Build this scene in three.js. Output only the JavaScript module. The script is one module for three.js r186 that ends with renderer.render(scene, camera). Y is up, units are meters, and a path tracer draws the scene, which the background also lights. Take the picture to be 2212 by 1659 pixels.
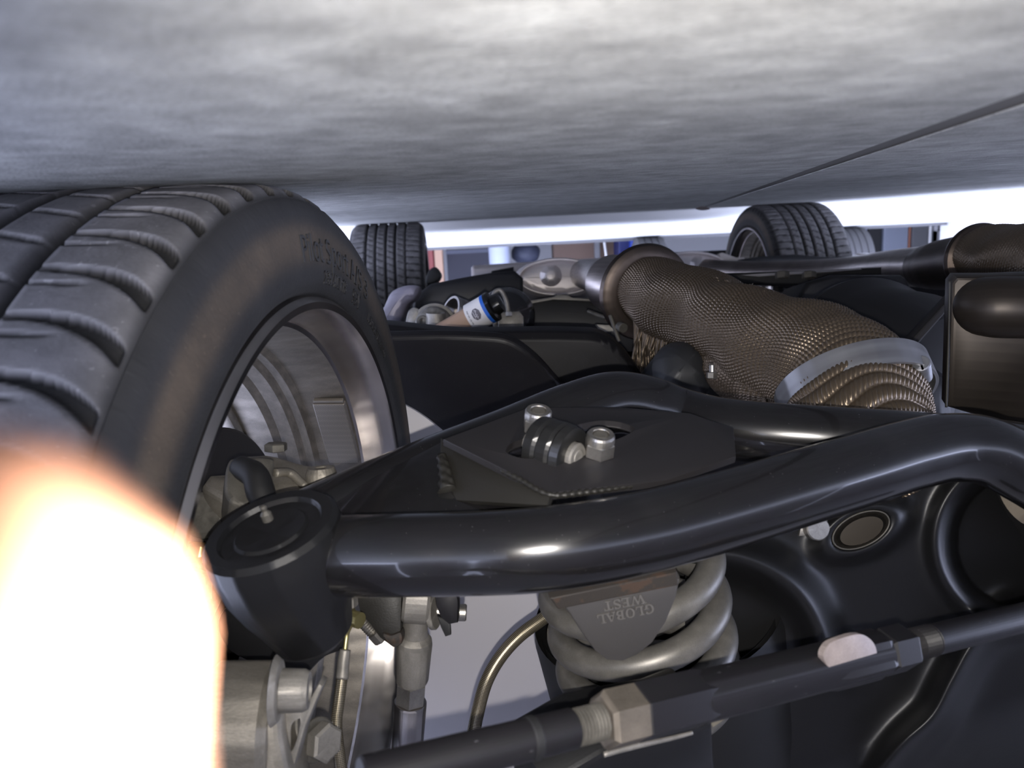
import * as THREE from 'three';
import { mergeGeometries, mergeVertices, toCreasedNormals } from 'three/addons/utils/BufferGeometryUtils.js';
import { TextGeometry } from 'three/addons/geometries/TextGeometry.js';
import { FontLoader } from 'three/addons/loaders/FontLoader.js';
import { MarchingCubes } from 'three/addons/objects/MarchingCubes.js';
import { RoundedBoxGeometry } from 'three/addons/geometries/RoundedBoxGeometry.js';

// ---------------------------------------------------------------- camera: a phone held upside down, 4 cm above the concrete
const V = (x, y, z) => new THREE.Vector3(x, y, z);
const FPX = 1785, CX = 1106, CY = 829.5, H = 0.0365;
const UP = V(0.049, 1, 0.1902).normalize();                     // world up, in the lens's own axes (x right, y image-down, z ahead)
const RT = V(1, -UP.x / UP.y, 0).normalize();
const FW = new THREE.Vector3().crossVectors(RT, UP).normalize();
const dirW = (x, y, z) => { const p = V(x, y, z); return V(p.dot(RT), p.dot(UP), p.dot(FW)); };
const W = (x, y, z) => dirW(x, y, z).add(V(0, H, 0));
const P = (px, py, d) => W((px - CX) / FPX * d, (py - CY) / FPX * d, d);
const FL = (px, py, y = 0) => { const a = dirW((px - CX) / FPX, (py - CY) / FPX, 1); return a.multiplyScalar((y - H) / a.y).add(V(0, H, 0)); };
const eR = dirW(1, 0, 0), eD = dirW(0, 1, 0), eF = dirW(0, 0, 1);

const scene = new THREE.Scene();
const camera = new THREE.PerspectiveCamera(2 * Math.atan(CY / FPX) * 180 / Math.PI, 2212 / 1659, 0.004, 60);
camera.position.set(0, H, 0);
camera.quaternion.setFromRotationMatrix(new THREE.Matrix4().makeBasis(eR, eD.clone().negate(), eF.clone().negate()));
camera.focus = 0.75; camera.userData.fStop = 11.5;
scene.add(camera);

// ---------------------------------------------------------------- light: bright open sky, and the phone's flash
const skyTex = (() => {
  const w = 64, h = 32, a = new Float32Array(w * h * 4);
  for (let y = 0; y < h; y++) for (let x = 0; x < w; x++) {
    const e = (y + 0.5) / h * 2 - 1, k = e > 0 ? 1 - 0.25 * e : 0.8;
    a.set([7.3 * k, 8.0 * k, 11.2 * k, 1], (y * w + x) * 4);
  }
  const t = new THREE.DataTexture(a, w, h, THREE.RGBAFormat, THREE.FloatType);
  t.mapping = THREE.EquirectangularReflectionMapping; t.magFilter = THREE.LinearFilter; t.needsUpdate = true;
  return t;
})();
scene.background = skyTex; scene.environment = skyTex;
const FLASH = W(0.0035, 0.0135, 0.0006);
const flash = new THREE.SpotLight(new THREE.Color(1, 0.95, 0.9), 1.25, 0, 0.97, 1, 2);
flash.position.copy(FLASH); flash.target.position.copy(P(1560, 800, 1)); scene.add(flash.target); flash.shadow.radius = 0.11; flash.castShadow = true;
scene.add(flash);
const renderer = new THREE.WebGLRenderer();
renderer.toneMapping = THREE.LinearToneMapping; renderer.toneMappingExposure = 1.0;
renderer.shadowMap.enabled = true;

// ---------------------------------------------------------------- helpers
let seed = 7; const rnd = () => { seed = (seed * 1664525 + 1013904223) >>> 0; return seed / 4294967296; };
const lerp = THREE.MathUtils.lerp, clamp = THREE.MathUtils.clamp, sst = THREE.MathUtils.smoothstep;
const hash = (x, y, s) => { let h = (x * 374761393 + y * 668265263 + s * 974711) | 0; h = Math.imul(h ^ (h >>> 13), 1274126177); return ((h ^ (h >>> 16)) >>> 0) / 4294967296; };
const vnoise = (x, y, per, s) => { const xi = Math.floor(x), yi = Math.floor(y), f = x - xi, g = y - yi, u = f * f * (3 - 2 * f), v = g * g * (3 - 2 * g), m = (q) => ((q % per) + per) % per; return lerp(lerp(hash(m(xi), m(yi), s), hash(m(xi + 1), m(yi), s), u), lerp(hash(m(xi), m(yi + 1), s), hash(m(xi + 1), m(yi + 1), s), u), v); };
const fbm = (x, y, per, oct, s) => { let a = 0, k = 0.5, t = 0; for (let i = 0; i < oct; i++) { a += k * vnoise(x, y, per, s + i); t += k; k *= 0.55; x *= 2; y *= 2; per *= 2; } return a / t; };
function tex(n, fn, srgb, rep) {
  const d = new Uint8Array(n * n * 4);
  for (let y = 0; y < n; y++) for (let x = 0; x < n; x++) { const c = fn(x / n, y / n, x, y), o = (y * n + x) * 4; for (let k = 0; k < 3; k++) d[o + k] = clamp(Math.round((Array.isArray(c) ? c[k] : c) * 255), 0, 255); d[o + 3] = 255; }
  const t = new THREE.DataTexture(d, n, n); t.wrapS = t.wrapT = THREE.RepeatWrapping; t.magFilter = THREE.LinearFilter; t.minFilter = THREE.LinearMipmapLinearFilter; t.generateMipmaps = true;
  if (srgb) t.colorSpace = THREE.SRGBColorSpace; t.repeat.set(rep, rep); t.needsUpdate = true; return t;
}
const std = (r, g, b, rough, metal, more = {}) => { const m = new THREE.MeshPhysicalMaterial({ roughness: rough, metalness: metal, ...more }); m.color.setRGB(r, g, b); return m; };

const names = new Map();
const numbered = (n) => { const k = names.get(n) ?? 0; names.set(n, k + 1); return k ? n + '_' + String(k).padStart(3, '0') : n; };
const origin = new WeakMap();
function thing(name, label, category, at, group) {
  const o = new THREE.Group(); o.name = numbered(name); o.position.copy(at); o.userData = { label, category };
  if (group) o.userData.group = group;
  origin.set(o, at.clone()); scene.add(o); return o;
}
function part(name, geo, mat, parent, label) {                 // geometry in world axes; the part takes its thing's origin
  const at = origin.get(parent);
  const m = new THREE.Mesh(geo.translate(-at.x, -at.y, -at.z), mat); m.name = name;
  if (label) m.userData.label = label;
  origin.set(m, at); parent.add(m); return m;
}
function solo(name, geo, mat, label, category, group) {
  geo.computeBoundingBox(); const c = geo.boundingBox.getCenter(V(0, 0, 0));
  const m = new THREE.Mesh(geo.translate(-c.x, -c.y, -c.z), mat); m.name = numbered(name); m.position.copy(c); m.userData = { label, category };
  if (group) m.userData.group = group;
  scene.add(m); return m;
}
function struct(name, geo, mat, kind = 'structure') { const m = solo(name, geo, mat); m.userData = { kind }; return m; }

const crease = (g, a = 0.6) => toCreasedNormals(g.index ? g.toNonIndexed() : g, a);
const smoothed = (pts, n = 8) => new THREE.CatmullRomCurve3(pts.map((p) => V(p[0], p[1], 0)), true, 'centripetal').getPoints(pts.length * n).slice(0, -1).map((p) => [p.x, p.y]);
// an outline seen at pixels, on a plane (constant depth d, or three points [px, py, depth]), extruded away from the lens by t
function slab({ o, d, pl, t = 0.01, b = 0.0015, sm = 0, h = [], seg = 2 }) {
  let p0, n;
  if (pl) { const [a, c, e] = pl.map((q) => P(...q)); p0 = a; n = c.clone().sub(a).cross(e.clone().sub(a)).normalize(); if (n.dot(p0.clone().sub(V(0, H, 0))) > 0) n.negate(); } else { p0 = P(CX, CY, d); n = eF.clone().negate(); }
  const e1 = eR.clone().addScaledVector(n, -eR.dot(n)).normalize(), e2 = n.clone().cross(e1);
  const loc = ([px, py]) => { const r = dirW((px - CX) / FPX, (py - CY) / FPX, 1), k = p0.clone().sub(V(0, H, 0)).dot(n) / r.dot(n), q = r.multiplyScalar(k).add(V(0, H, 0)).sub(p0); return new THREE.Vector2(q.dot(e1), q.dot(e2)); };
  const shape = new THREE.Shape((sm ? smoothed(o) : o).map(loc));
  for (const q of h) shape.holes.push(new THREE.Path(smoothed(q).map(loc)));
  const g = new THREE.ExtrudeGeometry(shape, { depth: Math.max(t - 2 * b, 0.0004), bevelEnabled: b > 0, bevelThickness: b, bevelSize: b, bevelOffset: -b, bevelSegments: seg, curveSegments: 6 });
  g.translate(0, 0, -t + b);
  return crease(g, 0.7).applyMatrix4(new THREE.Matrix4().makeBasis(e1, e2, n).setPosition(p0));
}
// swept tube; q = [[Vector3, radius]...]
function sweep(q, { seg = 80, rad = 24, cap = true, closed = false, f } = {}) {
  const c = new THREE.CatmullRomCurve3(q.map((p) => p[0]), closed, 'centripetal'), pos = [], uv = [], idx = [], N = q.length - (closed ? 0 : 1);
  let T0 = null, A = null, len = 0, prev = null;
  const rr = (t) => { const x = t * N, i = Math.min(Math.floor(x), N - 1), k = x - i; return lerp(q[i][1], q[(i + 1) % q.length][1], k * k * (3 - 2 * k)); };
  for (let i = 0; i <= seg; i++) {
    const t = i / seg, p = c.getPoint(t), T = c.getTangent(t);
    if (!A) { A = Math.abs(T.y) < 0.9 ? V(0, 1, 0) : V(1, 0, 0); }
    A = A.clone().addScaledVector(T, -A.dot(T)).normalize();
    const B = T.clone().cross(A); if (prev) len += p.distanceTo(prev); prev = p;
    const r = rr(t);
    for (let j = 0; j <= rad; j++) { const a = j / rad * 2 * Math.PI, R = f ? f(r, t, a, len, p) : r; pos.push(p.x + R * (Math.cos(a) * A.x + Math.sin(a) * B.x), p.y + R * (Math.cos(a) * A.y + Math.sin(a) * B.y), p.z + R * (Math.cos(a) * A.z + Math.sin(a) * B.z)); uv.push(len, a * r); }
  }
  for (let i = 0; i < seg; i++) for (let j = 0; j < rad; j++) { const a = i * (rad + 1) + j, b = a + rad + 1; idx.push(a, a + 1, b, b, a + 1, b + 1); }
  const g = new THREE.BufferGeometry();
  if (cap && !closed) for (const [i, s] of [[0, 1], [seg, 0]]) { const p = c.getPoint(i / seg), k = pos.length / 3; pos.push(p.x, p.y, p.z); uv.push(0, 0); for (let j = 0; j < rad; j++) { const a = i * (rad + 1) + j; idx.push(...(s ? [k, a + 1, a] : [k, a, a + 1])); } }
  g.setAttribute('position', new THREE.Float32BufferAttribute(pos, 3)); g.setAttribute('uv', new THREE.Float32BufferAttribute(uv, 2)); g.setIndex(idx);
  g.computeVertexNormals();
  const nn = g.attributes.normal;                                     // close the seam
  for (let i = 0; i <= seg; i++) { const a = i * (rad + 1), b = a + rad, s = V(nn.getX(a) + nn.getX(b), nn.getY(a) + nn.getY(b), nn.getZ(a) + nn.getZ(b)).normalize(); nn.setXYZ(a, s.x, s.y, s.z); nn.setXYZ(b, s.x, s.y, s.z); }
  return g;
}
const tube = (pts, o) => sweep(pts.map(([px, py, d, r]) => [P(px, py, d), r]), o);
// solid of revolution: profile [[along, radius]...] about axis from point
function lathe(prof, n, at, axis, { cr = 0.5, a0 = 0, twist = null } = {}) {
  const y = axis.clone().normalize(), x = (twist ?? (Math.abs(y.y) < 0.9 ? V(0, 1, 0) : V(1, 0, 0))).clone(); x.addScaledVector(y, -x.dot(y)).normalize(); const z = x.clone().cross(y);
  const g = new THREE.LatheGeometry(prof.map(([l, r]) => new THREE.Vector2(Math.max(r, 1e-5), l)), n, a0);
  const q = g.attributes.uv, ln = Math.abs(prof[prof.length - 1][0] - prof[0][0]) + 0.02, rm = Math.max(...prof.map((k) => k[1])); for (let i = 0; i < q.count; i++) q.setXY(i, q.getX(i) * 6 * rm, q.getY(i) * ln);
  return crease(g, cr).applyMatrix4(new THREE.Matrix4().makeBasis(x, y, z).setPosition(at));
}
const cyl = (r, l, at, axis, n = 32, b = 0.0008) => lathe([[0, 0], [0, r - b], [b, r], [l - b, r], [l, r - b], [l, 0]], n, at, axis);
const hex = (r, l, at, axis, a0 = 0) => lathe([[0, 0], [0, r * 0.84], [l * 0.1, r], [l * 0.86, r], [l, r * 0.84], [l, 0]], 6, at, axis, { cr: 0.2, a0 });
const thread = (r, l, at, axis, pitch = 0.0016) => { const p = [[0, 0]]; const k = Math.round(l / pitch); for (let i = 0; i < k; i++) p.push([i * l / k, r * 0.9], [(i + 0.5) * l / k, r]); p.push([l, r * 0.88], [l, 0]); return lathe(p, 28, at, axis, { cr: 0.9 }); };
const ring = (R, r, at, axis, n = 48) => { const p = []; for (let i = 0; i <= 14; i++) { const a = i / 14 * 2 * Math.PI; p.push([Math.sin(a) * r, R + Math.cos(a) * r]); } return lathe(p, n, at, axis, { cr: 1.2 }); };
const boxAt = (x0, x1, y0, y1, z0, z1) => { const g = new THREE.BoxGeometry(x1 - x0, y1 - y0, z1 - z0); g.translate((x0 + x1) / 2, (y0 + y1) / 2, (z0 + z1) / 2); return g; };
const ellipse = (cx, cy, a, b, rot = 0, n = 40) => Array.from({ length: n }, (_, i) => { const t = i / n * 2 * Math.PI, x = a * Math.cos(t), y = b * Math.sin(t), c = Math.cos(rot), s = Math.sin(rot); return [cx + x * c - y * s, cy + x * s + y * c]; });

// ---------------------------------------------------------------- materials
const dustMap = tex(512, (u, v, x, y) => { const n = fbm(u * 8, v * 8, 8, 4, 3), sp = hash(x, y, 9) > 0.9993 ? 0.3 : 0, sm = sst(n, 0.45, 0.9) * 0.02; return [0.085 + sm + sp, 0.083 + sm + sp, 0.085 + sm + sp]; }, true, 6);
const dustRough = tex(256, (u, v) => { const n = fbm(u * 6, v * 6, 6, 4, 21); return [0, 0.85 + 0.2 * (n - 0.4), 0]; }, false, 6);
const castBump = tex(256, (u, v, x, y) => 0.5 * vnoise(u * 64, v * 64, 64, 5) + 0.5 * hash(x, y, 6), false, 22);
const castMap = tex(256, (u, v, x, y) => { const n = fbm(u * 8, v * 8, 8, 5, 31), s = 0.62 + 0.3 * n + 0.08 * hash(x, y, 2); return [s, s * 0.985, s * 0.96]; }, true, 12);
const scratchMap = tex(512, (u, v) => { const n = fbm(u * 4, v * 90, 4, 1, 41) * 0.5 + fbm(u * 6, v * 6, 6, 4, 43) * 0.5; return [0.72 + 0.28 * n, 0.71 + 0.28 * n, 0.7 + 0.28 * n]; }, true, 5);
const rubberBump = tex(256, (u, v, x, y) => 0.7 * vnoise(u * 40, v * 40, 40, 8) + 0.3 * hash(x, y, 1), false, 12);
const rubberMap = tex(512, (u, v, x, y) => { const n = fbm(u * 10, v * 10, 10, 5, 51), sp = vnoise(u * 90, v * 90, 90, 77) > 0.93 ? 0.2 : 0, s = 0.62 + 0.34 * n + sp; return [s, s, s]; }, true, 5);
const rustMap = tex(256, (u, v) => { const n = fbm(u * 10, v * 10, 10, 5, 61), k = sst(n, 0.45, 0.65); return [lerp(0.2, 0.27, k), lerp(0.19, 0.22, k), lerp(0.18, 0.19, k)]; }, true, 14);
const braidTex = (c0, c1) => tex(128, (u, v) => { const a = Math.sin((u + v) * 2 * Math.PI * 4), b = Math.sin((u - v) * 2 * Math.PI * 4), k = clamp(0.5 + 0.5 * a * b * 1.6, 0, 1); return c0.map((c, i) => lerp(c, c1[i], k)); }, true, 1);
const braidMap = braidTex([0.13, 0.11, 0.09], [0.78, 0.74, 0.64]); braidMap.repeat.set(120, 120);
const concreteMap = tex(1024, (u, v, x, y) => {
  const a = fbm(u * 5, v * 5, 5, 5, 71), b = fbm(u * 40, v * 40, 40, 3, 75), c = hash(x, y, 77), s = 0.47 + 0.12 * (a - 0.5) + 0.2 * (b - 0.5) + 0.1 * (c - 0.5) - (hash(x >> 1, y >> 1, 79) > 0.985 ? 0.1 : 0);
  return [s, s * 1.005, s * 0.985];
}, true, 1.6);
const concreteBump = tex(512, (u, v, x, y) => 0.5 * fbm(u * 60, v * 60, 60, 2, 81) + 0.5 * hash(x, y, 83), false, 2.3);

const M = {
  gloss: std(0.9, 0.9, 0.92, 0.26, 0, { map: dustMap, roughnessMap: dustRough, clearcoat: 0.6, clearcoatRoughness: 0.05 }),
  satin: std(1.1, 1.08, 1.2, 0.46, 0, { specularIntensity: 0.7, map: dustMap, bumpMap: castBump, bumpScale: 0.00004 }),
  frame: std(0.0075, 0.0075, 0.008, 0.42, 0, { bumpMap: castBump, bumpScale: 0.00005 }),
  matt: std(1.1, 1.1, 1.25, 0.5, 0, { map: dustMap, specularIntensity: 0.5 }),
  black: std(0.008, 0.008, 0.0085, 0.6, 0),
  plate: std(0.022, 0.0205, 0.022, 0.48, 0.2),
  under: std(0.014, 0.014, 0.016, 0.42, 0),
  polished: std(0.82, 0.79, 0.78, 0.22, 1, { map: scratchMap }),
  barrel: std(0.36, 0.34, 0.315, 0.46, 0.75, { map: castMap }),
  alu: std(0.62, 0.6, 0.6, 0.34, 1, { map: scratchMap }),
  cast: std(0.42, 0.4, 0.36, 0.55, 0.6, { map: castMap, bumpMap: castBump, bumpScale: 0.00012 }),
  castDark: std(0.2, 0.195, 0.18, 0.6, 0.5, { map: castMap, bumpMap: castBump, bumpScale: 0.0001 }),
  zinc: std(0.6, 0.59, 0.57, 0.36, 0.9, { map: castMap }),
  dull: std(0.42, 0.41, 0.39, 0.5, 0.5, { map: castMap, bumpMap: castBump, bumpScale: 0.00006 }),
  brass: std(0.5, 0.44, 0.2, 0.35, 0.9),
  copper: std(0.6, 0.36, 0.25, 0.4, 0.8),
  rust: std(1, 0.95, 0.9, 0.7, 0.2, { map: rustMap, bumpMap: castBump, bumpScale: 0.0001 }),
  exhaust: std(0.5, 0.45, 0.43, 0.33, 1, { map: scratchMap }),
  exhaustDark: std(0.14, 0.115, 0.1, 0.42, 1, { map: scratchMap }),
  muffler: std(0.8, 0.745, 0.74, 0.4, 0.55),
  strap: std(0.52, 0.54, 0.58, 0.42, 0.85, { map: scratchMap }),
  pan: std(0.055, 0.046, 0.038, 0.42, 0.6, { map: scratchMap }),
  white: std(0.58, 0.56, 0.58, 0.45, 0),
  braid: std(1, 1, 1, 0.34, 0.75, { map: braidMap }),
  spring: std(0.28, 0.275, 0.262, 0.42, 0.45, { map: castMap }),
  rubber: std(0.02, 0.02, 0.021, 0.6, 0),
  bump: std(0.055, 0.052, 0.052, 0.62, 0, { bumpMap: castBump, bumpScale: 0.00008 }),
  tan: std(0.42, 0.28, 0.19, 0.7, 0), blue: std(0.02, 0.13, 0.55, 0.45, 0),
  grime: std(0.016, 0.015, 0.0125, 0.5, 0.1, { bumpMap: castBump, bumpScale: 0.00007 }),
};
const font = await new FontLoader().loadAsync('fonts/droid/droid_sans_regular.typeface.json');
const serif = await new FontLoader().loadAsync('fonts/droid/droid_serif_bold.typeface.json');

// ---------------------------------------------------------------- ground
const concrete = new THREE.MeshPhysicalMaterial({ map: concreteMap, bumpMap: concreteBump, bumpScale: 0.0006, roughness: 0.82 });
const J0 = FL(2212, 215), J1 = FL(1520, 448), jd = J1.clone().sub(J0), jx = (z) => J0.x + (z - J0.z) * jd.x / jd.z;
const ground = (pts, t, lift = 0) => { const s = new THREE.Shape(pts.map(([x, z]) => new THREE.Vector2(x, -z))); const g = new THREE.ExtrudeGeometry(s, { depth: t, bevelEnabled: false }); g.rotateX(-Math.PI / 2); g.translate(0, lift - t, 0); return g; };
const ZF = 3.6, ZB = -7, JW = 0.0085;
{
  const fl = new THREE.Group(); fl.name = 'floor'; fl.userData = { kind: 'structure' }; origin.set(fl, V(0, 0, 0)); scene.add(fl);
  part('concrete_slab', ground([[-9, ZB], [jx(ZB) - JW, ZB], [jx(ZF) - JW, ZF], [-9, ZF]], 0.1), concrete, fl);
  part('concrete_slab', ground([[jx(ZB) + JW, ZB], [9, ZB], [9, ZF], [jx(ZF) + JW, ZF]], 0.1), concrete, fl);
  part('joint_filler', ground([[jx(ZB) - 0.0095, ZB], [jx(ZB) + 0.0095, ZB], [jx(ZF) + 0.0095, ZF], [jx(ZF) - 0.0095, ZF]], 0.03, -0.0008), std(0.028, 0.025, 0.023, 0.9, 0), fl);
}
// the apron climbs to the garage
const RZ1 = 6.62, RY1 = 0.165;
{ const g = boxAt(-9, 9, -0.12, 0, ZF, RZ1), p = g.attributes.position; for (let i = 0; i < p.count; i++) if (p.getZ(i) > 5) p.setY(i, p.getY(i) + RY1); g.computeVertexNormals(); struct('driveway_ramp', g, std(0.42, 0.42, 0.41, 0.85, 0)); }

// ---------------------------------------------------------------- wheels
const FTW = dirW(1, 0, 0);
function tyreProfile(R, hw, rim) {                               // [axial, radius] from the inner bead over the tread to the outer bead
  const half = [[hw * 0.94, rim - 0.004], [hw * 0.965, rim + 0.0015], [hw * 1.015, rim + 0.0035], [hw * 1.048, rim + 0.007], [hw * 1.063, rim + 0.012], [hw * 1.066, rim + 0.026], [hw * 1.05, rim + 0.044], [hw * 1.02, R - 0.018], [hw * 0.985, R - 0.0115], [hw * 0.965, R - 0.0095], [hw * 0.93, R - 0.0052], [hw * 0.87, R - 0.0022], [hw * 0.7, R - 0.0006], [hw * 0.35, R - 0.0001]];
  return [...half, [0, R], ...half.slice().reverse().map(([y, r]) => [-y, r])];
}
function tyreGeo(R, hw, rim, nT, nTread, depthAt) {
  const prof = tyreProfile(R, hw, rim), c = new THREE.CatmullRomCurve3(prof.map(([y, r]) => V(y, r, 0)), false, 'centripetal'), N = prof.length - 1, s = [];
  const side = 9;
  for (let i = 0; i < side; i++) for (let k = 0; k < 4; k++) s.push((i + k / 4) / N);
  for (let i = 0; i <= nTread; i++) s.push(lerp(side, N - side, i / nTread) / N);
  for (let i = N - side; i < N; i++) for (let k = 1; k <= 4; k++) s.push((i + k / 4) / N);
  const pts = s.map((t) => c.getPoint(t)), pos = [], uv = [], col = [], idx = [], m = pts.length;
  for (let i = 0; i <= nT; i++) {
    const th = (i % nT) / nT * 2 * Math.PI, ct = Math.cos(th), st = Math.sin(th);
    for (const q of pts) {
      const [dep, dark] = q.y > R - 0.02 ? depthAt(th, q.x) : [0, 0], r = q.y - dep;
      pos.push(r * ct, q.x, r * st); uv.push(i / nT * 2 * Math.PI * R, q.x * 1.0 + (q.y < R - 0.01 ? q.y : 0));
      const tread = (1 - sst(Math.abs(q.x), hw * 0.9, hw * 1.0)) * sst(q.y, R - 0.012, R - 0.004), brown = 0.55 * sst(q.y, R - 0.06, R - 0.044) * (1 - sst(q.y, R - 0.034, R - 0.022)), k = tread * (1 - dark);
      col.push(lerp(lerp(0.02, 0.13, brown), 0.2, k), lerp(lerp(0.0195, 0.095, brown), 0.192, k), lerp(lerp(0.0195, 0.06, brown), 0.194, k));
    }
  }
  for (let i = 0; i < nT; i++) for (let j = 0; j < m - 1; j++) { const a = i * m + j, b = a + m; idx.push(a, a + 1, b, b, a + 1, b + 1); }
  const g = new THREE.BufferGeometry(); g.setAttribute('position', new THREE.Float32BufferAttribute(pos, 3)); g.setAttribute('uv', new THREE.Float32BufferAttribute(uv, 2)); g.setAttribute('color', new THREE.Float32BufferAttribute(col, 3)); g.setIndex(idx); g.computeVertexNormals();
  const nn = g.attributes.normal; for (let j = 0; j < m; j++) { const a = j, b = nT * m + j, q = V(nn.getX(a) + nn.getX(b), nn.getY(a) + nn.getY(b), nn.getZ(a) + nn.getZ(b)).normalize(); nn.setXYZ(a, q.x, q.y, q.z); nn.setXYZ(b, q.x, q.y, q.z); }
  g.userData = { c, N }; return g;
}
const groove = (x, w) => { const k = Math.abs(x) / w; return k < 1 ? 1 - sst(k, 0.55, 1) : 0; };
function frontTread(th, y) {
  const R = 0.322; let d = 0;
  for (const c of [0.034, -0.012, -0.058]) d = Math.max(d, 0.0075 * groove(y - c, 0.0065));
  const pitch = 2 * Math.PI / 58, q = clamp((y - 0.04) / 0.064, 0, 1.1), cut = (off, w, dep) => { let x = (th + off) / pitch; x = (x - Math.round(x)) * pitch * R; return dep * groove(x, w); };
  if (y > 0.041) { d = Math.max(d, cut((0.003 * q + 0.02 * q * q * q) / R, 0.0026 + 0.005 * q * q, 0.0066) * sst(y, 0.0405, 0.044) * (1 - sst(y, 0.099, 0.1045))); d = Math.max(d, cut((0.012 + 0.003 * q) / R, 0.0013, 0.003) * (1 - sst(y, 0.06, 0.075))); } else d = Math.max(d, cut(0.35 * y / R, 0.0022, 0.0045) * (y > -0.004 && y < 0.026 ? 1 : y < -0.02 && y > -0.05 ? 0.9 : 0));
  if (y < -0.072) d = Math.max(d, cut(0, 0.003, 0.006));
  return [d, sst(d, 0.0005, 0.004)];
}
function rearTread(th, y) {
  let d = 0; const R = 0.325;
  for (const c of [0.072, 0.036, 0.001, -0.034, -0.07]) d = Math.max(d, 0.0085 * groove(y - c, 0.0048));
  const cut = (n, off, w, dep) => { const p = 2 * Math.PI / n; let x = (th + off) / p; x = (x - Math.round(x)) * p * R; return dep * groove(x, w); };
  if (Math.abs(y) > 0.076) d = Math.max(d, cut(72, 0.1 * Math.abs(y) / R, 0.0032, 0.006)); else d = Math.max(d, cut(72, 0.55 * y / R, 0.0026, 0.004) * (Math.abs(((y + 0.11) % 0.036) - 0.02) < 0.012 ? 1 : 0.2));
  return [d, sst(d, 0.0005, 0.004)];
}
const rubberTyre = new THREE.MeshPhysicalMaterial({ vertexColors: true, map: rubberMap, bumpMap: rubberBump, bumpScale: 0.0002, roughness: 0.74 });
const latheL = (prof, n) => lathe(prof, n, V(0, 0, 0), V(0, 1, 0), { cr: 0.45, twist: V(1, 0, 0) });
function wheel(name, label, { R, hw, rim, nT, nTread, tread, writing, depth, group, recess = 0.0035 }) {
  const w = thing(name, label, 'wheel', V(0, 0, 0), group);
  const tg = tyreGeo(R, hw, rim, nT, nTread, tread), ty = part('tyre', tg, rubberTyre, w);
  const fl = hw - recess;                                            // rim from the inner flange to the outer one
  part('rim_lip', latheL([[fl - 0.01, rim - 0.004], [fl - 0.002, rim - 0.0005], [fl + 0.004, rim + 0.0015], [fl + 0.0085, rim + 0.0008], [fl + 0.0122, rim - 0.003], [fl + 0.0116, rim - 0.0078], [fl + 0.0066, rim - 0.0108], [fl - 0.004, rim - 0.0125], [fl - 0.014, rim - 0.0148], [fl - 0.021, rim - 0.016], [fl - 0.0225, rim - 0.0195]], 180), M.polished, w);
  part('rim_barrel', latheL([[fl - 0.012, rim - 0.012], [fl - 0.022, rim - 0.0155], [fl - 0.0225, rim - 0.0195], [fl - 0.062, rim - 0.024], [fl - 0.066, rim - 0.029], [fl - 0.073, rim - 0.0295], [fl - 0.078, rim - 0.034], [fl - 0.09, rim - 0.0355], [fl - 0.096, rim - 0.04], [fl - depth, rim - 0.041], [fl - depth - 0.004, rim - 0.034], [-hw + 0.02, rim - 0.02], [-hw + 0.002, rim - 0.002], [-hw - 0.004, rim]], 160), M.barrel, w);
  const sh = new THREE.Shape(); sh.absarc(0, 0, rim - 0.034, 0, 2 * Math.PI);
  for (let k = 0; k < 5; k++) { const a = k * 2 * Math.PI / 5 + 0.32, p = new THREE.Path(), q = []; for (let i = 0; i <= 10; i++) q.push([rim - 0.048, a + lerp(-0.44, 0.44, i / 10)]); for (let i = 0; i <= 6; i++) q.push([0.095, a + lerp(0.26, -0.26, i / 6)]); p.setFromPoints(q.map(([r, t]) => new THREE.Vector2(r * Math.cos(t), r * Math.sin(t)))); sh.holes.push(p); }
  const fg = new THREE.ExtrudeGeometry(sh, { depth: 0.02, bevelEnabled: true, bevelSize: 0.003, bevelThickness: 0.003, bevelSegments: 2, curveSegments: 60 }); fg.rotateX(-Math.PI / 2); fg.translate(0, fl - depth - 0.022, 0);
  part('wheel_face', crease(fg, 0.6), M.barrel, w);
  if (writing) {
    for (const [txt, size, r0, a0, f, sp] of writing) {
      const g = new TextGeometry(txt, { font, size, depth: 0.001, curveSegments: 3, bevelEnabled: true, bevelThickness: 0.0003, bevelSize: 0.0003, bevelSegments: 1 }), p = g.attributes.position, cc = tg.userData.c;
      for (let i = 0; i < p.count; i++) {
        const x = p.getX(i) * sp, y = p.getY(i), z = p.getZ(i), r = r0 + y, a = a0 + x / (r0 + size / 2); let lo = 2.5 / tg.userData.N, hi = 9 / tg.userData.N;
        for (let k = 0; k < 18; k++) { const mid = (lo + hi) / 2; if (cc.getPoint(mid).y < r) lo = mid; else hi = mid; }
        const q = cc.getPoint(lo); p.setXYZ(i, r * Math.cos(a), q.x + z - 0.0003, r * Math.sin(a));
      }
      g.computeVertexNormals(); part('lettering', crease(g, 0.3), f, ty);
    }
  }
  return w;
}
function placeWheel(w, c, n, up) { const y = n.clone().normalize(), x = up.clone().negate().addScaledVector(y, up.dot(y)).normalize(), z = x.clone().cross(y); w.position.copy(c); w.quaternion.setFromRotationMatrix(new THREE.Matrix4().makeBasis(x, y, z)); }
const ink = std(0.012, 0.0115, 0.011, 0.55, 0);
const HWF = 0.1085, RIMF = 0.2445;
const cs = Math.cos(0.0252), sn = Math.sin(0.0252), yw = 0.10983;
const nF = V(cs * Math.cos(yw), sn, -cs * Math.sin(yw));            // inner side of the steered front wheel
const flangeC = W(-0.13699, 0.1789, 0.60817), frontC = flangeC.clone().addScaledVector(nF, -(HWF + 0.0028));
frontC.y = Math.max(frontC.y, 0.3195);
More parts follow.
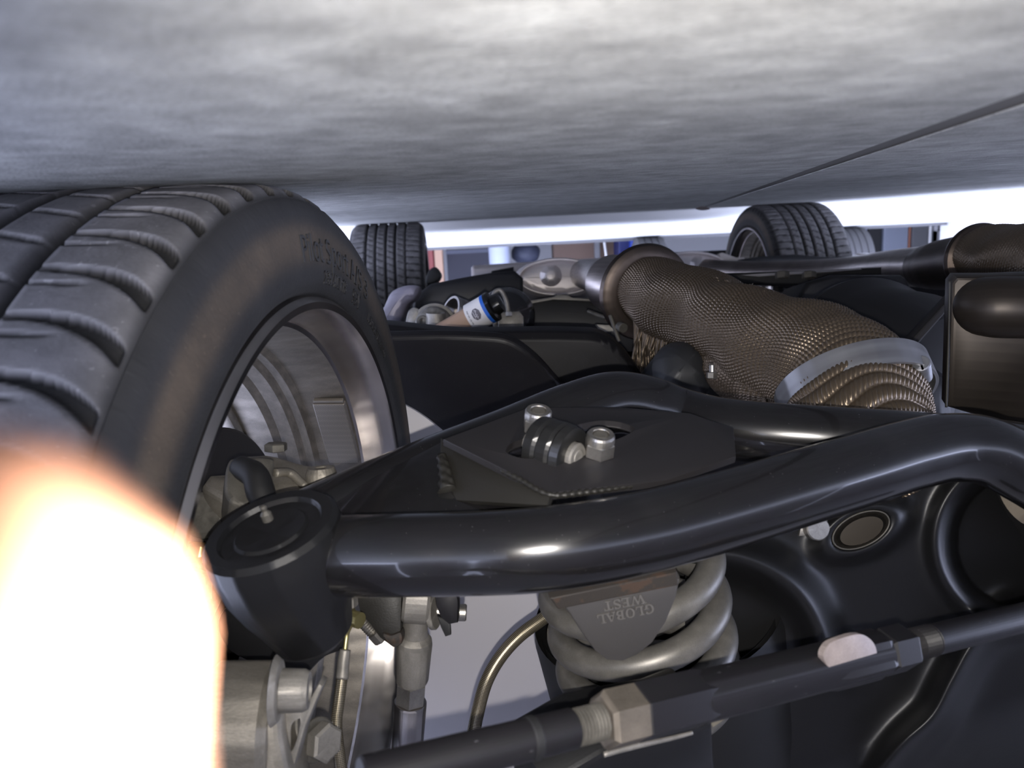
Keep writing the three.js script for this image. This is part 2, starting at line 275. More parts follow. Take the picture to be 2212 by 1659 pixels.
const front = wheel('wheel', 'steered front wheel with worn tyre and polished rim, beside the fingertip', { R: 0.322, hw: HWF, rim: RIMF, nT: 1300, nTread: 120, tread: frontTread, depth: 0.122, recess: 0.0055,
  writing: [['Pilot Sport A/S 3', 0.0175, 0.27, -0.03, ink, 0.92], ['235/40ZR18', 0.009, 0.255, 0.13, ink, 0.8], ['95Y', 0.011, 0.254, 0.4, ink, 0.85], ['RADIAL TUBELESS', 0.0065, 0.256, 0.58, ink, 0.9]] });
placeWheel(front, frontC, nF, V(0, 1, 0));
{ // weight pads cast into the barrel
  const ribs = (a, y0, y1, r) => { const g = new RoundedBoxGeometry(0.004, y1 - y0, 0.0035, 2, 0.0008); g.translate(r, (y0 + y1) / 2, 0); g.rotateY(-a); return g; };
  for (const a of [0.9, 1.02, 1.12]) part('barrel_rib', ribs(a, 0.052, 0.08, RIMF - 0.0245), M.barrel, front);
  const pad = new RoundedBoxGeometry(0.006, 0.03, 0.075, 2, 0.001); pad.translate(RIMF - 0.0282, 0.066, 0); pad.rotateY(-1.08); part('cast_pad', pad, M.barrel, front);
}
const RL = FL(830, 482), RR = FL(1714, 438), ax = RR.clone().sub(RL).normalize();
const rearSpec = { R: 0.325, hw: 0.131, rim: RIMF, nT: 540, nTread: 110, tread: rearTread, depth: 0.13, group: 'rear wheels of the car overhead' };
const nRL = V(Math.cos(0.06), 0, Math.sin(0.06));
const rearL = wheel('wheel', 'rear wheel half hidden behind the sidewall of the front tyre', rearSpec);
placeWheel(rearL, V(RL.x, 0.3245, RL.z + 0.1), nRL, V(0, 1, 0));
const rearR = rearL.clone(); rearR.name = numbered('wheel'); rearR.userData = { ...rearL.userData, label: 'rear wheel with shining rim visible, standing past the floor joint' }; scene.add(rearR);
placeWheel(rearR, V(RR.x, 0.3245, RR.z + 0.1), nRL.clone().negate(), V(0, 1, 0));

// ---------------------------------------------------------------- car body overhead
const carAx = V(RL.x, 0, RL.z + 0.1).sub(V(frontC.x, 0, frontC.z)).normalize(), carYaw = Math.atan2(carAx.x, carAx.z), carLat = V(carAx.z, 0, -carAx.x);
const car0 = V(frontC.x, 0, frontC.z).addScaledVector(carLat, 0.76);
{
  const b = new THREE.Group(); b.name = 'car_body'; b.userData = { label: 'white car body overhead, its dark floor spanning between the wheels', category: 'car' }; b.position.copy(car0); b.rotation.y = carYaw; origin.set(b, V(0, 0, 0)); scene.add(b);
  part('floor_pan', boxAt(-0.74, 0.74, 0.3, 0.33, 0.98, 2.25), M.under, b);
  part('rear_floor', boxAt(-0.6, 0.6, 0.5, 0.53, 2.25, 3.92), M.under, b); part('floor_step', boxAt(-0.6, 0.6, 0.33, 0.5, 2.22, 2.25), M.under, b);
  part('firewall', boxAt(-0.86, 0.86, 0.3, 0.9, 0.95, 0.98), M.black, b);
  part('hood', boxAt(-0.93, 0.93, 0.84, 0.87, -0.92, 1.0), M.white, b);
  part('trunk_floor', boxAt(-0.93, 0.93, 0.8, 0.83, 0.98, 3.95), M.under, b);
  const pan = (x) => { const s = new THREE.Shape(); s.moveTo(-0.92, 0.24); s.lineTo(-0.36, 0.2); s.absarc(0, 0.32, 0.38, Math.PI + 0.32, -0.32, true); s.lineTo(2.3, 0.19); s.absarc(2.72, 0.33, 0.39, Math.PI + 0.34, -0.3, true); s.lineTo(3.95, 0.3); s.lineTo(3.95, 0.85); s.lineTo(-0.92, 0.85); const g = new THREE.ExtrudeGeometry(s, { depth: 0.03, bevelEnabled: false, curveSegments: 20 }); g.rotateY(-Math.PI / 2); g.translate(x, 0, 0); return g; };
  part('side_panel', pan(-0.93), M.white, b); part('side_panel', pan(0.96), M.white, b);
  for (const x of [-0.88, 0.8]) part('rocker', boxAt(x, x + 0.08, 0.19, 0.3, 0.5, 2.25), M.under, b);
  part('front_valance', boxAt(-0.92, 0.92, 0.145, 0.84, -0.95, -0.92), M.white, b);
  part('rear_valance', boxAt(-0.92, 0.92, 0.45, 0.84, 3.92, 3.95), M.white, b);
}

// white wheelhouse panel and the black chassis members
solo('inner_fender', slab({ o: [...new THREE.CatmullRomCurve3([[800, 850], [870, 872], [915, 898], [962, 936], [1060, 1020], [1200, 1150], [1300, 1290]].map((p) => V(p[0], p[1], 0))).getPoints(30).map((p) => [p.x, p.y]), [1320, 1900], [800, 1900]], d: 0.95, t: 0.012, b: 0.002 }), M.white, 'white painted inner fender panel behind the link rod and braided hose', 'car panel');
{
  const t = thing('frame_rail', 'black chassis rail with rounded corner above the lower arm plate', 'chassis rail', P(1080, 800, 1.0));
  part('rail_box', slab({ o: smoothed([[700, 721], [1000, 719], [1240, 718], [1300, 724], [1340, 750], [1385, 808], [1420, 880], [1430, 960], [1000, 960], [700, 900]], 6), pl: [[1000, 702, 1.0], [1340, 738, 1.0], [1200, 900, 1.026]], t: 0.05, b: 0.012, seg: 5 }), M.matt, t);
  part('rail_shelf', slab({ o: [[860, 716], [1150, 714], [1150, 790], [860, 790]], d: 1.22, t: 0.4, b: 0.002 }), M.matt, t);
  part('rail_face', slab({ o: smoothed([[700, 740], [860, 726], [1030, 727], [1100, 736], [1152, 770], [1195, 815], [1222, 850], [1240, 960], [975, 955], [900, 895], [850, 868], [700, 850]], 6), pl: [[850, 735, 0.96], [1180, 790, 0.965], [1000, 930, 1.03]], t: 0.016, b: 0.006, seg: 5 }), M.satin, t);
}

// ---------------------------------------------------------------- lower control arm
const PLATE = [[1190, 1064, 0.45], [1560, 1000, 0.492], [1142, 879, 0.55]];
const onPlane = (px, py, pl) => { const [a, b, c] = pl.map((q) => P(...q)), n = b.clone().sub(a).cross(c.clone().sub(a)).normalize(), o = V(0, H, 0), r = dirW((px - CX) / FPX, (py - CY) / FPX, 1); return r.multiplyScalar(a.sub(o).dot(n) / r.dot(n)).add(o); };
{
  const t = thing('lower_control_arm', 'glossy black tubular lower control arm with a slotted plate', 'suspension arm', P(1250, 1060, 0.5));
  part('front_tube', tube([[650, 1207, 0.453, 0.0215], [720, 1202, 0.448, 0.022], [850, 1199, 0.441, 0.022], [1000, 1196, 0.437, 0.022], [1130, 1190, 0.432, 0.022], [1250, 1176, 0.433, 0.022], [1400, 1148, 0.445, 0.022], [1560, 1105, 0.462, 0.022], [1720, 1057, 0.48, 0.022], [1860, 1015, 0.498, 0.022], [1960, 985, 0.513, 0.022], [2050, 967, 0.525, 0.022], [2130, 974, 0.53, 0.022], [2230, 1024, 0.533, 0.022], [2360, 1110, 0.54, 0.022]], { seg: 160, rad: 48 }), M.gloss, t);
  part('rear_tube', tube([[600, 1165, 0.512, 0.0232], [720, 1112, 0.522, 0.0232], [850, 1055, 0.538, 0.0232], [960, 1008, 0.554, 0.0232], [1100, 952, 0.577, 0.0232], [1230, 898, 0.596, 0.0232], [1330, 870, 0.610, 0.0232], [1400, 880, 0.617, 0.0232], [1470, 905, 0.622, 0.0232], [1560, 925, 0.6, 0.0222], [1750, 941, 0.575, 0.0212], [1900, 948, 0.565, 0.0205], [2100, 962, 0.57, 0.02], [2400, 1000, 0.59, 0.02]], { seg: 140, rad: 44 }), M.gloss, t);
  const pl = PLATE;
  part('web_plate', slab({ o: [[690, 1110], [800, 1035], [952, 955], [1190, 1066], [1200, 1130], [1000, 1140], [720, 1150]], pl: [[690, 1110, 0.485], [952, 950, 0.53], [1190, 1100, 0.465]], t: 0.004, b: 0.0005 }), M.gloss, t);
  part('shock_plate', slab({ o: [[958, 948], [1142, 880], [1330, 878], [1490, 892], [1585, 925], [1590, 985], [1440, 1036], [1190, 1064]], pl, t: 0.005, b: 0.0008, h: [[[1090, 975], [1100, 958], [1160, 939], [1250, 915], [1300, 907], [1345, 912], [1374, 926], [1345, 946], [1270, 966], [1205, 984], [1150, 992], [1110, 987]]] }), M.plate, t);
  part('plate_flange', slab({ o: [[952, 946], [1190, 1063], [1182, 1092], [985, 1080], [950, 1010]], pl: [[958, 948, 0.519], [1190, 1063, 0.4505], [1010, 1085, 0.475]], t: 0.004, b: 0.0006 }), M.grime, t);
  part('weld_bead', tube([[960, 952, 0.517, 0.0012], [1000, 975, 0.5, 0.0017], [1060, 1004, 0.481, 0.0012], [1120, 1034, 0.465, 0.0017], [1190, 1069, 0.45, 0.0015], [1260, 1064, 0.455, 0.0018], [1330, 1055, 0.462, 0.0014], [1420, 1040, 0.473, 0.0016]], { seg: 120, rad: 10, f: (r, tt, a, l) => r * (1 + 0.25 * Math.sin(l * 1400)) }), M.grime, t);
  part('gusset_weld', tube([[954, 985, 0.508, 0.003], [962, 1020, 0.497, 0.004], [968, 1062, 0.487, 0.0055]], { seg: 30, rad: 12, f: (r, tt, a, l) => r * (1 + 0.2 * Math.sin(l * 900) * Math.sin(a * 3)) }), M.grime, t);
  // ball joint housing
  const a0 = P(582, 1140, 0.44), axd = dirW(0.22, 0.87, 0.41).normalize();
  const cup = part('ball_joint_cup', lathe([[0.004, 0], [0.0035, 0.012], [0.001, 0.019], [0.0025, 0.0205], [0.0025, 0.027], [0, 0.0285], [-0.0005, 0.0345], [0.0025, 0.037], [0.01, 0.0375], [0.03, 0.036], [0.045, 0.032], [0.058, 0.027], [0.072, 0.023], [0.08, 0.015], [0.082, 0]], 56, a0, axd, { cr: 0.5 }), M.frame, t);
  part('grease_nipple', lathe([[-0.005, 0], [-0.005, 0.0014], [-0.004, 0.002], [-0.002, 0.0014], [0, 0.003], [0.004, 0.003]], 14, P(574, 1110, 0.44), axd), M.castDark, cup);
}
{ // shock eye in the slot, and the two nuts that hold it
  const ad = dirW(0.72, 0.2, -0.55).normalize(), c = onPlane(1200, 972, PLATE);
  const t = thing('shock_absorber', 'shock absorber eye with black bushing showing through the plate slot', 'shock absorber', c);
  part('bushing', lathe([[-0.014, 0.0085], [-0.014, 0.015], [-0.012, 0.0178], [-0.006, 0.018], [-0.004, 0.0165], [-0.0025, 0.0178], [0.004, 0.018], [0.006, 0.0168], [0.0075, 0.0178], [0.0125, 0.0165], [0.013, 0.009]], 40, c, ad), std(0.02, 0.02, 0.02, 0.28, 0.3), t);
  part('sleeve', lathe([[-0.019, 0.004], [-0.019, 0.0085], [0.0155, 0.0085], [0.0165, 0.0075], [0.0165, 0.004]], 30, c, ad), M.dull, t);
  part('mount_bar', cyl(0.0048, 0.036, c.clone().addScaledVector(ad, -0.019), ad, 20), M.dull, t);
  part('shock_body', cyl(0.024, 0.2, P(1230, 1040, 0.62), V(0.05, 1, 0.1)), M.black, t);
  const pl = PLATE.map((q) => P(...q)), n = pl[1].clone().sub(pl[0]).cross(pl[2].clone().sub(pl[0])).normalize(); if (n.y > 0) n.negate();
  n.addScaledVector(eF, -0.12).normalize();
  for (const [px, py, d, label] of [[1293, 982, 0.502, 'zinc lock nut nearer the front tube, right of the bushing'], [1160, 929, 0.552, 'zinc lock nut on the far edge of the plate, left of the bushing']]) {
    const o = onPlane(px, py, PLATE), b = thing('lock_nut', label, 'nut', o, 'lock nuts on the shock plate');
    part('nut', hex(0.0094, 0.0105, o, n), M.zinc, b); part('collar', lathe([[0.0095, 0.0086], [0.0135, 0.0084], [0.0148, 0.0076], [0.015, 0.0052], [0.0142, 0.005]], 32, o, n), M.zinc, b);
    part('stud', cyl(0.0048, 0.0145, o, n, 20), M.castDark, b);
  }
}

// ---------------------------------------------------------------- tie rod with adjuster sleeve
{
  const A = P(780, 1686, 0.325), B = P(2230, 1329, 0.52), ad = B.clone().sub(A).normalize(), L = A.distanceTo(B);
  const s = (px) => { let lo = 0, hi = 1; const f = (k) => { const p = A.clone().lerp(B, k).sub(V(0, H, 0)); return CX + FPX * p.dot(eR) / p.dot(eF); }; for (let i = 0; i < 40; i++) { const m = (lo + hi) / 2; if (f(m) < px) lo = m; else hi = m; } return lo * L; }, at = (x) => A.clone().addScaledVector(ad, s(x));
  const dAx = (px) => at(px).sub(V(0, H, 0)).dot(eF), t = thing('tie_rod', 'black steering tie rod with threaded adjuster sleeve crossing the front', 'steering rod', at(1500));
  const cy = (x0, x1, r0, r1 = r0, m = M.satin, n = 'rod') => { const l = s(x1) - s(x0); return part(n, lathe([[0, 0], [0, r0 * 0.9], [0.001, r0], [l - 0.001, r1], [l, r1 * 0.9], [l, 0]], 40, at(x0), ad), m, t); };
  cy(560, 1240, 0.0092, 0.0088, M.satin, 'inner_rod'); cy(1138, 1160, 0.0095, 0.0095, M.black, 'groove_band');
  part('thread', thread(0.0083, s(1345) - s(1230), at(1230), ad, 0.0018), M.castDark, t);
  part('jam_nut', hex(0.0137, s(1385) - s(1300), at(1300), ad, 0.28), std(0.24, 0.215, 0.185, 0.5, 0.6, { map: castMap }), t);
  const fl = s(1530) - s(1372);
  cy(1500, 1900, 0.0123, 0.0123, M.satin, 'adjuster_sleeve');
  part('sleeve_flats', lathe([[0, 0], [0, 0.0128], [0.0015, 0.0139], [fl * 0.82, 0.0139], [fl, 0.0118], [fl, 0]], 6, at(1372), ad, { cr: 0.25, a0: 0.28 }), M.satin, t);
  const f2 = s(1900) - s(1770);
  part('sleeve_flats', lathe([[0, 0], [0, 0.0118], [f2 * 0.2, 0.0137], [f2 * 0.93, 0.0137], [f2, 0.0125], [f2, 0]], 6, at(1770), ad, { cr: 0.25, a0: 0.1 }), M.satin, t);
  part('bare_flat', slab({ o: smoothed([[1779, 1418], [1790, 1393], [1815, 1380], [1860, 1370], [1885, 1385], [1895, 1410], [1890, 1440], [1850, 1450], [1812, 1457], [1790, 1442]], 4), pl: [[1779, 1418, dAx(1779) - 0.0158], [1895, 1390, dAx(1895) - 0.0158], [1836, 1470, dAx(1836) - 0.0156]], t: 0.004, b: 0.0004 }), std(0.5, 0.44, 0.44, 0.55, 0.3, { map: castMap }), t, 'worn bare metal flat');
  part('jam_nut', hex(0.0132, s(1958) - s(1900), at(1900), ad, 0.2), M.satin, t);
  part('thread', thread(0.0092, s(2012) - s(1950), at(1950), ad, 0.0018), M.satin, t);
  cy(2005, 2420, 0.0088, 0.0088, M.satin, 'outer_rod');
}
{
  const t = thing('steering_bracket', 'black steering bracket with bright worn edge under the tie rod', 'bracket', P(1420, 1620, 0.5));
  part('bracket_block', slab({ o: [[1180, 1700], [1302, 1628], [1480, 1588], [1545, 1560], [1548, 1640], [1560, 1760], [1180, 1800]], pl: [[1302, 1628, 0.455], [1545, 1575, 0.49], [1400, 1760, 0.5]], t: 0.05, b: 0.006, seg: 4 }), M.frame, t);
  part('edge_bar', tube([[1304, 1630, 0.45, 0.0016], [1370, 1612, 0.458, 0.0018], [1440, 1597, 0.468, 0.0014], [1495, 1583, 0.475, 0.0012]], { seg: 20, rad: 10 }), M.dull, t);
  part('shim_strip', slab({ o: [[1532, 1558], [1555, 1535], [1615, 1512], [1758, 1474], [1761, 1488], [1640, 1522], [1610, 1528], [1570, 1552], [1540, 1572]], d: 0.5, t: 0.003, b: 0.0006 }), std(0.3, 0.28, 0.24, 0.6, 0.3, { map: castMap }), t);
}

// ---------------------------------------------------------------- coil spring and bump stop
{
  const c0 = P(1348, 1180, 0.575), axd = P(1424, 1560, 0.62).sub(c0).normalize(), x = eR.clone().addScaledVector(axd, -eR.dot(axd)).normalize(), z = axd.clone().cross(x), q = [];
  for (let i = 0; i <= 120; i++) { const k = i / 120 * 4.6, a = k * 2 * Math.PI + Math.PI / 2, y = 0.031 * k - 0.008; q.push([c0.clone().addScaledVector(axd, y).addScaledVector(x, 0.0575 * Math.cos(a)).addScaledVector(z, 0.0575 * Math.sin(a)), 0.0098]); }
  solo('coil_spring', sweep(q, { seg: 420, rad: 20 }), M.spring, 'grey coil spring wound around the black rubber bump stop', 'spring');
  solo('spring_pocket', lathe([[0.02, 0.1], [0.03, 0.102], [0.12, 0.1], [0.19, 0.094], [0.25, 0.08], [0.25, 0], [0.24, 0], [0.24, 0.07], [0.18, 0.085], [0.12, 0.092], [0.02, 0.096]], 64, P(1405, 1265, 0.67), axd), M.black, 'black spring pocket cup behind the coil spring', 'chassis part');
}
{
  const t = thing('bump_stop', 'dark rubber bump stop with raised lettering above the coil spring', 'bump stop', P(1340, 1320, 0.49)), pl = [[1215, 1310, 0.487], [1455, 1262, 0.487], [1345, 1430, 0.5]];
  part('rubber_block', slab({ o: [[1212, 1304], [1470, 1250], [1462, 1290], [1440, 1345], [1410, 1390], [1378, 1416], [1345, 1430], [1312, 1428], [1285, 1408], [1258, 1370], [1232, 1330]], pl, t: 0.045, b: 0.002 }), M.bump, t);
  part('mounting_lip', slab({ o: [[1186, 1292], [1462, 1235], [1466, 1266], [1206, 1318]], pl: pl.map(([a, b, d]) => [a, b, d - 0.003]), t: 0.05, b: 0.0015 }), M.rust, t);
  const [a, b2, c] = pl.map((q) => P(...q)), n = b2.clone().sub(a).cross(c.clone().sub(a)).normalize(); if (n.dot(eF) > 0) n.negate();
  for (const [txt, p1, p0, h] of [['WEST', [1302, 1327], [1393, 1309], 0.0062], ['GLOBAL', [1290, 1360], [1414, 1334], 0.0062]]) {   // p0: where the writing starts, read with the car upright
    const q0 = P(p0[0], p0[1] - 26, 0.4865), q1 = P(p1[0], p1[1] - 26, 0.4865), xd = q1.clone().sub(q0), wl = xd.length(); xd.normalize(); const yd = n.clone().cross(xd);
    const g = new TextGeometry(txt, { font: serif, size: h, depth: 0.001, curveSegments: 4, bevelEnabled: true, bevelThickness: 0.0003, bevelSize: 0.0001, bevelSegments: 1 }); g.computeBoundingBox(); const k = wl / g.boundingBox.max.x; g.scale(k, 1, 1);
    const pr = q0.clone().sub(a); q0.addScaledVector(n, -pr.dot(n));
    part('lettering', crease(g, 0.3).applyMatrix4(new THREE.Matrix4().makeBasis(xd, yd, n).setPosition(q0)), std(0.1, 0.095, 0.09, 0.5, 0), t);
  }
}

// ---------------------------------------------------------------- inside the front wheel: rotor, caliper, knuckle
const hub = frontC.clone().addScaledVector(nF, 0.0);
solo('brake_rotor', lathe([[-0.012, 0.03], [-0.012, 0.148], [-0.0105, 0.15], [0.0105, 0.15], [0.012, 0.148], [0.012, 0.095], [0.02, 0.09], [0.02, 0.03]], 96, hub.clone().addScaledVector(nF, 0.018), nF), std(0.03, 0.028, 0.028, 0.5, 0.4), 'dark brake rotor inside the polished front rim', 'brake disc');
{
  const t = thing('brake_caliper', 'silver cast brake caliper inside the front rim above the ball joint', 'brake caliper', P(580, 1030, 0.57));
  part('caliper_body', slab({ o: [[437, 1045], [452, 1024], [492, 1022], [496, 992], [520, 983], [575, 980], [600, 984], [640, 996], [662, 1002], [690, 1004], [712, 1010], [713, 1024], [690, 1040], [655, 1060], [600, 1090], [545, 1100], [480, 1075], [440, 1052]], pl: [[437, 1045, 0.55], [713, 1015, 0.585], [560, 1100, 0.53]], t: 0.05, b: 0.004, seg: 3 }), M.cast, t);
  part('bridge', slab({ o: smoothed([[492, 1000], [498, 990], [520, 986], [580, 986], [593, 992], [590, 1020], [588, 1085], [560, 1088], [520, 1092], [490, 1070], [487, 1025]], 4), pl: [[490, 1000, 0.538], [592, 1000, 0.55], [540, 1090, 0.52]], t: 0.03, b: 0.003, seg: 3 }), M.castDark, t);
  part('ridge', tube([[594, 1022, 0.555, 0.003], [626, 1022, 0.565, 0.003], [660, 1052, 0.56, 0.003]], { seg: 20, rad: 10 }), M.cast, t);
  part('mounting_ear', lathe([[0, 0.004], [0, 0.009], [0.004, 0.0105], [0.02, 0.0105], [0.02, 0.004]], 24, P(693, 1010, 0.57), dirW(0.05, 1, 0.1)), M.cast, t);
  part('hose_clip', tube([[575, 1095, 0.515, 0.008], [562, 1060, 0.52, 0.009], [552, 1030, 0.525, 0.0085], [520, 1010, 0.54, 0.008]], { seg: 24, rad: 16 }), M.black, t);
  part('bolt_head', hex(0.008, 0.006, P(596, 975, 0.58), dirW(0, -1, -0.1)), M.castDark, t);
}
{
  const t = thing('steering_knuckle', 'dull cast steering knuckle beside the ball joint housing', 'steering knuckle', P(430, 1180, 0.56));
  part('upright', slab({ o: smoothed([[372, 1110], [392, 1090], [430, 1084], [472, 1104], [505, 1130], [500, 1180], [478, 1210], [486, 1290], [470, 1330], [430, 1400], [380, 1400], [360, 1250]], 5), pl: [[372, 1110, 0.545], [500, 1120, 0.575], [430, 1400, 0.58]], t: 0.04, b: 0.006, seg: 3 }), M.castDark, t);
  part('boss', lathe([[0, 0], [0, 0.006], [-0.001, 0.012], [0.001, 0.0155], [0.02, 0.017]], 28, P(440, 1112, 0.548), dirW(0.1, 0.25, 1)), M.castDark, t);
  part('rib', slab({ o: [[440, 1240], [462, 1240], [460, 1296], [440, 1296]], pl: [[440, 1240, 0.53], [462, 1240, 0.54], [450, 1296, 0.54]], t: 0.03, b: 0.002 }), M.cast, t);
  for (const [px, py, d, l] of [[428, 1192, 0.545, 0.012], [395, 1189, 0.55, 0.012]]) { const o = P(px, py, d); const b = part('bolt', hex(0.0068, l, o.clone().addScaledVector(eR, -0.006), dirW(1, 0.05, -0.15)), M.brass, t); part('bolt_tip', cyl(0.004, 0.02, o, dirW(1, 0.05, -0.15), 16), M.castDark, b); }
  part('dust_shield', slab({ o: smoothed([[700, 1420], [640, 1470], [560, 1440], [490, 1400], [470, 1340], [520, 1290], [700, 1290], [745, 1330], [742, 1400]], 5), d: 0.57, t: 0.01, b: 0.002 }), M.frame, t);
}
{
  const t = thing('steering_casting', 'grey cast steering arm with pinned boss, beside the fingertip', 'steering arm', P(560, 1560, 0.43));
  const ad = dirW(1, 0.02, 0.08);
  part('arm_body', lathe([[0, 0], [0, 0.031], [0.004, 0.035], [0.032, 0.035], [0.0365, 0.031], [0.038, 0.022], [0.038, 0]], 48, P(452, 1572, 0.452), ad), M.cast, t);
  part('arm_web', slab({ o: [[462, 1560], [602, 1545], [606, 1600], [640, 1760], [470, 1780]], d: 0.428, t: 0.04, b: 0.006, seg: 4 }), M.cast, t);
  part('pin', lathe([[0, 0.018], [0.003, 0.0155], [0.004, 0.0112], [0.0155, 0.0108], [0.018, 0.0095], [0.0185, 0.006], [0.017, 0.0055], [0.017, 0]], 36, P(592, 1492, 0.43), ad), M.dull, t);
  part('gusset', slab({ o: [[598, 1535], [652, 1532], [664, 1520], [688, 1476], [697, 1482], [660, 1570], [632, 1670], [600, 1760]], d: 0.44, t: 0.014, b: 0.0015, h: [[[626, 1560], [650, 1545], [655, 1560], [636, 1625], [624, 1630], [622, 1600]]] }), M.dull, t);
}
{
  const o = P(690, 1600, 0.475), ad = dirW(0.8, -0.05, -0.6), t = thing('hex_bolt', 'large grey hex bolt head left of the braided brake line', 'bolt', o);
  part('washer', cyl(0.0128, 0.003, o.clone().addScaledVector(ad, -0.004), ad), M.castDark, t); part('bolt_head', hex(0.0112, 0.0085, o, ad, 0.2), M.dull, t); part('shank', cyl(0.007, 0.05, o.clone().addScaledVector(ad, -0.05), ad), M.castDark, t);
}
{
  const t = thing('brake_line', 'braided brake line with hex fitting hanging before the polished rim', 'brake line', P(735, 1480, 0.52));
  part('fitting', hex(0.0058, 0.007, P(753, 1288, 0.525), dirW(0, 1, 0.1), 0.3), M.dull, t);
  part('banjo', lathe([[-0.0042, 0], [-0.0042, 0.0052], [0.0042, 0.0052], [0.0042, 0]], 24, P(767, 1337, 0.522), dirW(0.8, 0.1, -0.5)), M.brass, t);
  part('neck', tube([[755, 1315, 0.525, 0.0038], [752, 1345, 0.525, 0.0034], [749, 1372, 0.525, 0.0016], [745, 1405, 0.522, 0.0014]], { seg: 24, rad: 14 }), M.brass, t);
  part('ferrule', tube([[746, 1403, 0.522, 0.0034], [742, 1430, 0.52, 0.0038], [739, 1466, 0.518, 0.004]], { seg: 16, rad: 18 }), M.dull, t);
  part('braided_hose', tube([[739, 1464, 0.518, 0.0036], [733, 1510, 0.515, 0.0036], [727, 1560, 0.512, 0.0036], [731, 1610, 0.51, 0.0036], [740, 1680, 0.51, 0.0036], [745, 1760, 0.52, 0.0036]], { seg: 60, rad: 20 }), M.braid, t);
}
{
  const t = thing('shock_bracket', 'dark bracket with rusted lower end left of the link rod', 'bracket', P(820, 1330, 0.56));
  part('bracket_plate', slab({ o: [[765, 1270], [850, 1265], [868, 1290], [866, 1360], [862, 1394], [845, 1397], [820, 1378], [800, 1350], [778, 1325]], d: 0.552, t: 0.012, b: 0.0015 }), M.grime, t);
  part('rusted_end', slab({ o: smoothed([[826, 1368], [845, 1372], [866, 1366], [868, 1390], [852, 1400], [838, 1392]], 4), d: 0.549, t: 0.014, b: 0.002 }), M.rust, t);
  const ad = dirW(0.62, 0.75, 0.2).normalize(); part('thread', thread(0.0046, 0.016, P(780, 1338, 0.565), ad, 0.0018), M.zinc, t);
  part('nut', hex(0.0062, 0.009, P(808, 1362, 0.565), ad), M.zinc, t);
}
{
  const p0 = P(903, 1268, 0.562), ad = P(877, 1655, 0.602).sub(p0).normalize(), k = 0.565 / FPX, t = thing('link_rod', 'pale grey link rod with shoulder and hex hanging before the inner fender', 'link rod', P(890, 1480, 0.58));
  const seg = (y0, y1, prof, name, m, n = 40) => part(name, lathe(prof.map(([y, r]) => [y * k, r * k]), n, p0, ad, { cr: n < 10 ? 0.2 : 0.6 }), m, t);
  seg(0, 0, [[-20, 0], [-20, 28], [20, 30], [95, 27], [118, 28], [128, 38], [140, 40], [228, 37], [234, 35], [234, 0]], 'rod_end', M.dull);
  part('rod_eye', lathe([[-0.009, 0.006], [-0.009, 0.0155], [-0.007, 0.017], [0.007, 0.017], [0.009, 0.0155], [0.009, 0.006]], 32, P(900, 1292, 0.56), dirW(1, 0.1, 0.1)), M.dull, t);
  seg(0, 0, [[234, 0], [234, 30], [238, 35], [286, 35], [290, 30], [290, 0]], 'hex_flat', M.zinc, 6);
  seg(0, 0, [[288, 0], [288, 35], [292, 37], [620, 34], [620, 0]], 'lower_rod', M.alu);
  part('stud', cyl(0.0058, 0.05, P(850, 1318, 0.565), dirW(1, 0.05, 0.05)), M.zinc, t);
  part('washer', cyl(0.011, 0.004, P(930, 1325, 0.56), dirW(1, -0.12, -0.25)), M.dull, t);
}
{
  const t = thing('link_bracket', 'short dark angular bracket at the right side of the link rod', 'bracket', P(968, 1330, 0.55));
  part('bracket_block', slab({ o: [[936, 1265], [984, 1265], [990, 1300], [989, 1346], [970, 1350], [952, 1335], [942, 1310]], d: 0.54, t: 0.02, b: 0.0018 }), M.satin, t);
  part('tab', slab({ o: [[944, 1330], [972, 1344], [974, 1372], [962, 1376], [952, 1355]], d: 0.548, t: 0.006, b: 0.001 }), M.black, t);
}
solo('braided_hose', tube([[1200, 1318, 0.64, 0.005], [1165, 1342, 0.635, 0.005], [1122, 1374, 0.63, 0.005], [1082, 1418, 0.625, 0.005], [1052, 1470, 0.62, 0.005], [1034, 1530, 0.618, 0.005], [1022, 1590, 0.615, 0.005], [1010, 1680, 0.615, 0.005], [1005, 1780, 0.62, 0.005]], { seg: 120, rad: 24 }), M.braid, 'curved braided steel hose in front of the white inner fender', 'hose');

